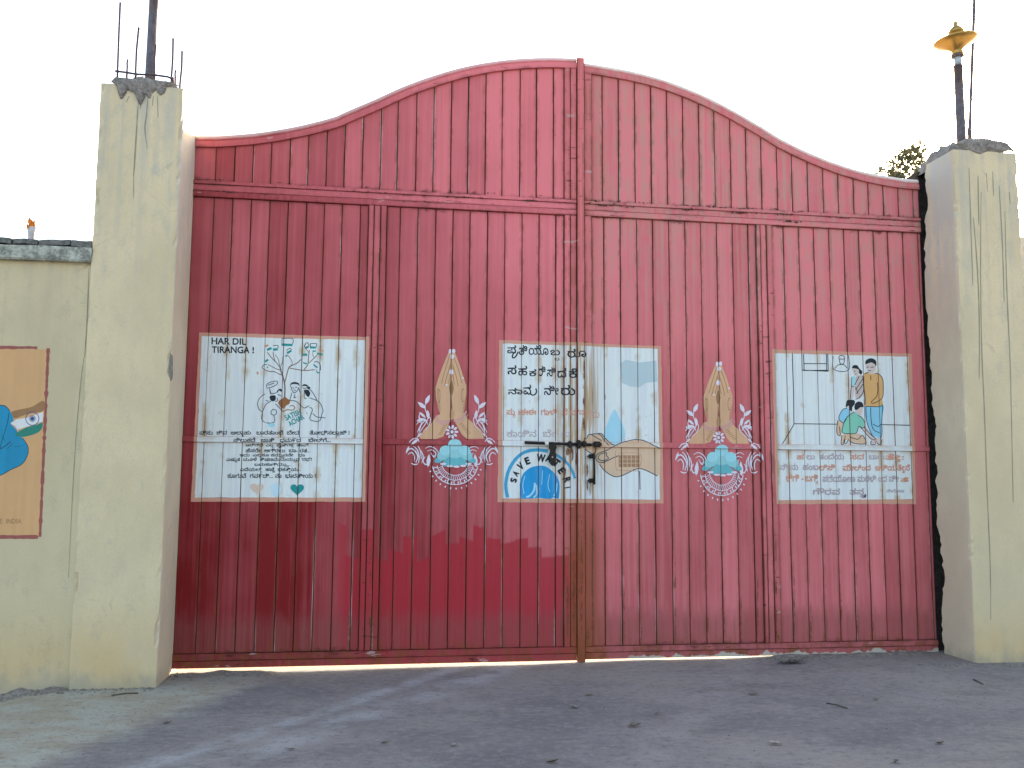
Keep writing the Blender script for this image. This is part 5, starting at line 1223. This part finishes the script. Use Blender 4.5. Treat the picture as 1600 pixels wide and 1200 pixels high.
for px, py, L, ang, mt, lb in ((922,1087,.075,.1,M_DRY,'curled dry leaf on the drive below the gate handle'), (897,1107,.080,-.6,M_PALELEAF,'pale-backed curled leaf lying left of the drive centre'), (991,1136,.105,-.15,M_DRY,'long dry leaf on the drive below the painted open hand'),
                               (864,1192,.085,.05,M_DRY,'flat dry leaf at the bottom edge of the picture'), (1177,1086,.090,-.3,M_DRY,'dark crumpled leaf below the right folded hands'), (1211,1164,.095,-.2,M_PALELEAF,'thin curled leaf on the drive below the family panel'),
                               (262,1131,.080,.7,M_PALELEAF,'pale curled leaf near the foot of the left pillar'), (709,1166,.065,.7,M_PALELEAF,'small pale leaf left of the flat leaf at the bottom'), (455,1173,.060,.2,M_PALELEAF,'faint pale leaf on the left tyre track'),
                               (602,1162,.060,.3,M_DRY,'small dark leaf between the tyre tracks'), (1470,1163,.090,.4,M_DRY,'dark crumpled leaf in front of the right pillar'), (1369,1094,.060,.0,M_DRY,'tiny dry leaf in front of the right pillar foot'), (1028,1117,.05,.0,M_DRY,'tiny leaf right of the long dry leaf'), (1400,1192,.06,.5,M_DRY,'small dark leaf at the lower right edge')):
    dry_leaf(px, py, L * 0.85, ang, mt, lb)
for (a, b, lb) in (((1292,1100),(1324,1108),'thin straight twig on the drive left of the right pillar'), ((1521,1063),(1536,1070),'short bent twig at the foot of the right pillar'), ((174,1088),(216,1084),'short dark twig at the foot of the left pillar')):
    p, q = on_ground(*a), on_ground(*b); o = tube('twig', [tuple(p + Vector((0, 0, .006))), tuple((p + q) / 2 + Vector((0, 0.01, .010))), tuple(q + Vector((0, 0, .005)))], 0.0045, M_TWIG, None, 6); tag(o, lb, 'twig')
# crumbled mortar and grit
M_GRIT = rough_stone('grit', (0.235, 0.20, 0.168), 0.5, 30)
def grit(name, pts, label, mat=M_GRIT):
    bm = bmesh.new()
    for c, r in pts:
        m = Matrix.Translation(c) @ Matrix.Rotation(random.uniform(0, 6), 4, 'Z') @ Matrix.Diagonal((r * random.uniform(.8, 1.5), r * random.uniform(.7, 1.2), r * random.uniform(.5, .9), 1))
        g = bmesh.ops.create_icosphere(bm, subdivisions=1, radius=1.0, matrix=m)
        for v in g['verts']: v.co += Vector((random.uniform(-.2, .2), random.uniform(-.2, .2), random.uniform(-.2, .2))) * r
    tag(from_bm(name, bm, mat), label, 'gravel', kind='stuff')
def scat(n_, fx, fy, r0, r1):
    out = []
    for _ in range(n_):
        x, y = fx(), fy(); r = random.uniform(r0, r1) * random.uniform(.4, 1); out.append((Vector((x, y, ground_z(x, y) + r * .2)), r))
    return out
def mound(name, x0, x1, y0, y1, h, seed, label):
    bm = bmesh.new(); nx_, ny_ = int((x1 - x0) / .025), 12; g = []
    for j in range(ny_ + 1):
        row = []
        for i in range(nx_ + 1):
            u, v = i / nx_, j / ny_; x, y = x0 + (x1 - x0) * u, y0 + (y1 - y0) * v
            k = smooth(0, .12, min(u, 1 - u)) * math.sin(math.pi * min(1, v * 0.62 + 0.02)) 
            z = ground_z(x, y) - 0.006 + max(0, k * h * (0.75 + 0.8 * noise.fractal((x * 5, y * 9, seed), 1, 2, 4)))
            row.append(bm.verts.new((x, y, z)))
        g.append(row)
    for j in range(ny_):
        for i in range(nx_): bm.faces.new((g[j][i], g[j][i + 1], g[j + 1][i + 1], g[j + 1][i]))
    tag(from_bm(name, bm, M_GRIT), label, 'rubble', kind='stuff')
mound('mortar_ridge', 1.55, 3.24, -0.17, -0.02, 0.022, 4, 'low crumbled mortar ridge along the foot of the right gate leaf')
mound('mortar_ridge', -3.29, -2.45, -0.26, -0.03, 0.020, 9, 'low crumbled mortar heap between left pillar and gate')
mound('mortar_ridge', -5.6, lx0 + 0.05, Y_W - 0.16, Y_W + 0.02, 0.055, 14, 'broken dark mortar edge along the foot of the left wall')
grit('gravel', scat(140, lambda: random.uniform(-5.4, -3.9), lambda: Y_W - 0.06 - abs(random.gauss(0, .07)), .006, .022), 'loose stones along the foot of the left wall')
grit('gravel', scat(160, lambda: random.gauss(1.72, .13), lambda: -0.10 - abs(random.gauss(0, .06)), .006, .018) + scat(220, lambda: random.uniform(1.8, 3.2), lambda: -0.05 - abs(random.gauss(0, .10)), .004, .013), 'loose grit and stone crumbs along the right gate foot')
grit('gravel', scat(150, lambda: random.uniform(-3.28, -2.5), lambda: -0.05 - abs(random.gauss(0, .12)), .004, .013) + scat(160, lambda: random.uniform(-4.3, -3.3), lambda: YF_L - 0.01 - abs(random.gauss(0, .05)), .004, .014), 'loose grit at the foot of the left pillar')
grit('gravel', scat(120, lambda: random.uniform(2.6, 3.9), lambda: YF_R - 0.01 - abs(random.gauss(0, .07)), .004, .013), 'loose grit at the foot of the right pillar')
grit('gravel', scat(420, lambda: random.uniform(-4.5, 4), lambda: random.uniform(-3.4, -.4), .003, .008), 'scattered grit over the drive')
# weed with a green strand at the rubble
wq = on_ground(1232, 1037); weed = tag(empty('weed', wq), 'small dark weed with green strands by the right gate leaf foot', 'weed')
V_, F_ = [], []
for i in range(34):
    a = random.uniform(-.7, .5) if i % 3 else random.uniform(0, 6.28); L = random.uniform(.04, .16); d = Vector((math.cos(a), -abs(math.sin(a)) * .6, random.uniform(.0, .35))).normalized(); s = Vector((-d.y, d.x, 0)) * .004; o = wq + Vector((random.uniform(-.10, .06), random.uniform(-.04, .03), .004)); b = len(V_)
    V_ += [o - s, o + d * L * .6 + Vector((0, 0, .012)) - s, o + d * L, o + d * L * .6 + Vector((0, 0, .012)) + s, o + s]; F_.append((b, b + 1, b + 2, b + 3, b + 4))
me = bpy.data.meshes.new('blade'); me.from_pydata(V_, [], F_); link('blades', me, simple('weed_green', (0.018, 0.055, 0.035), 0.6, var=0.5), weed)
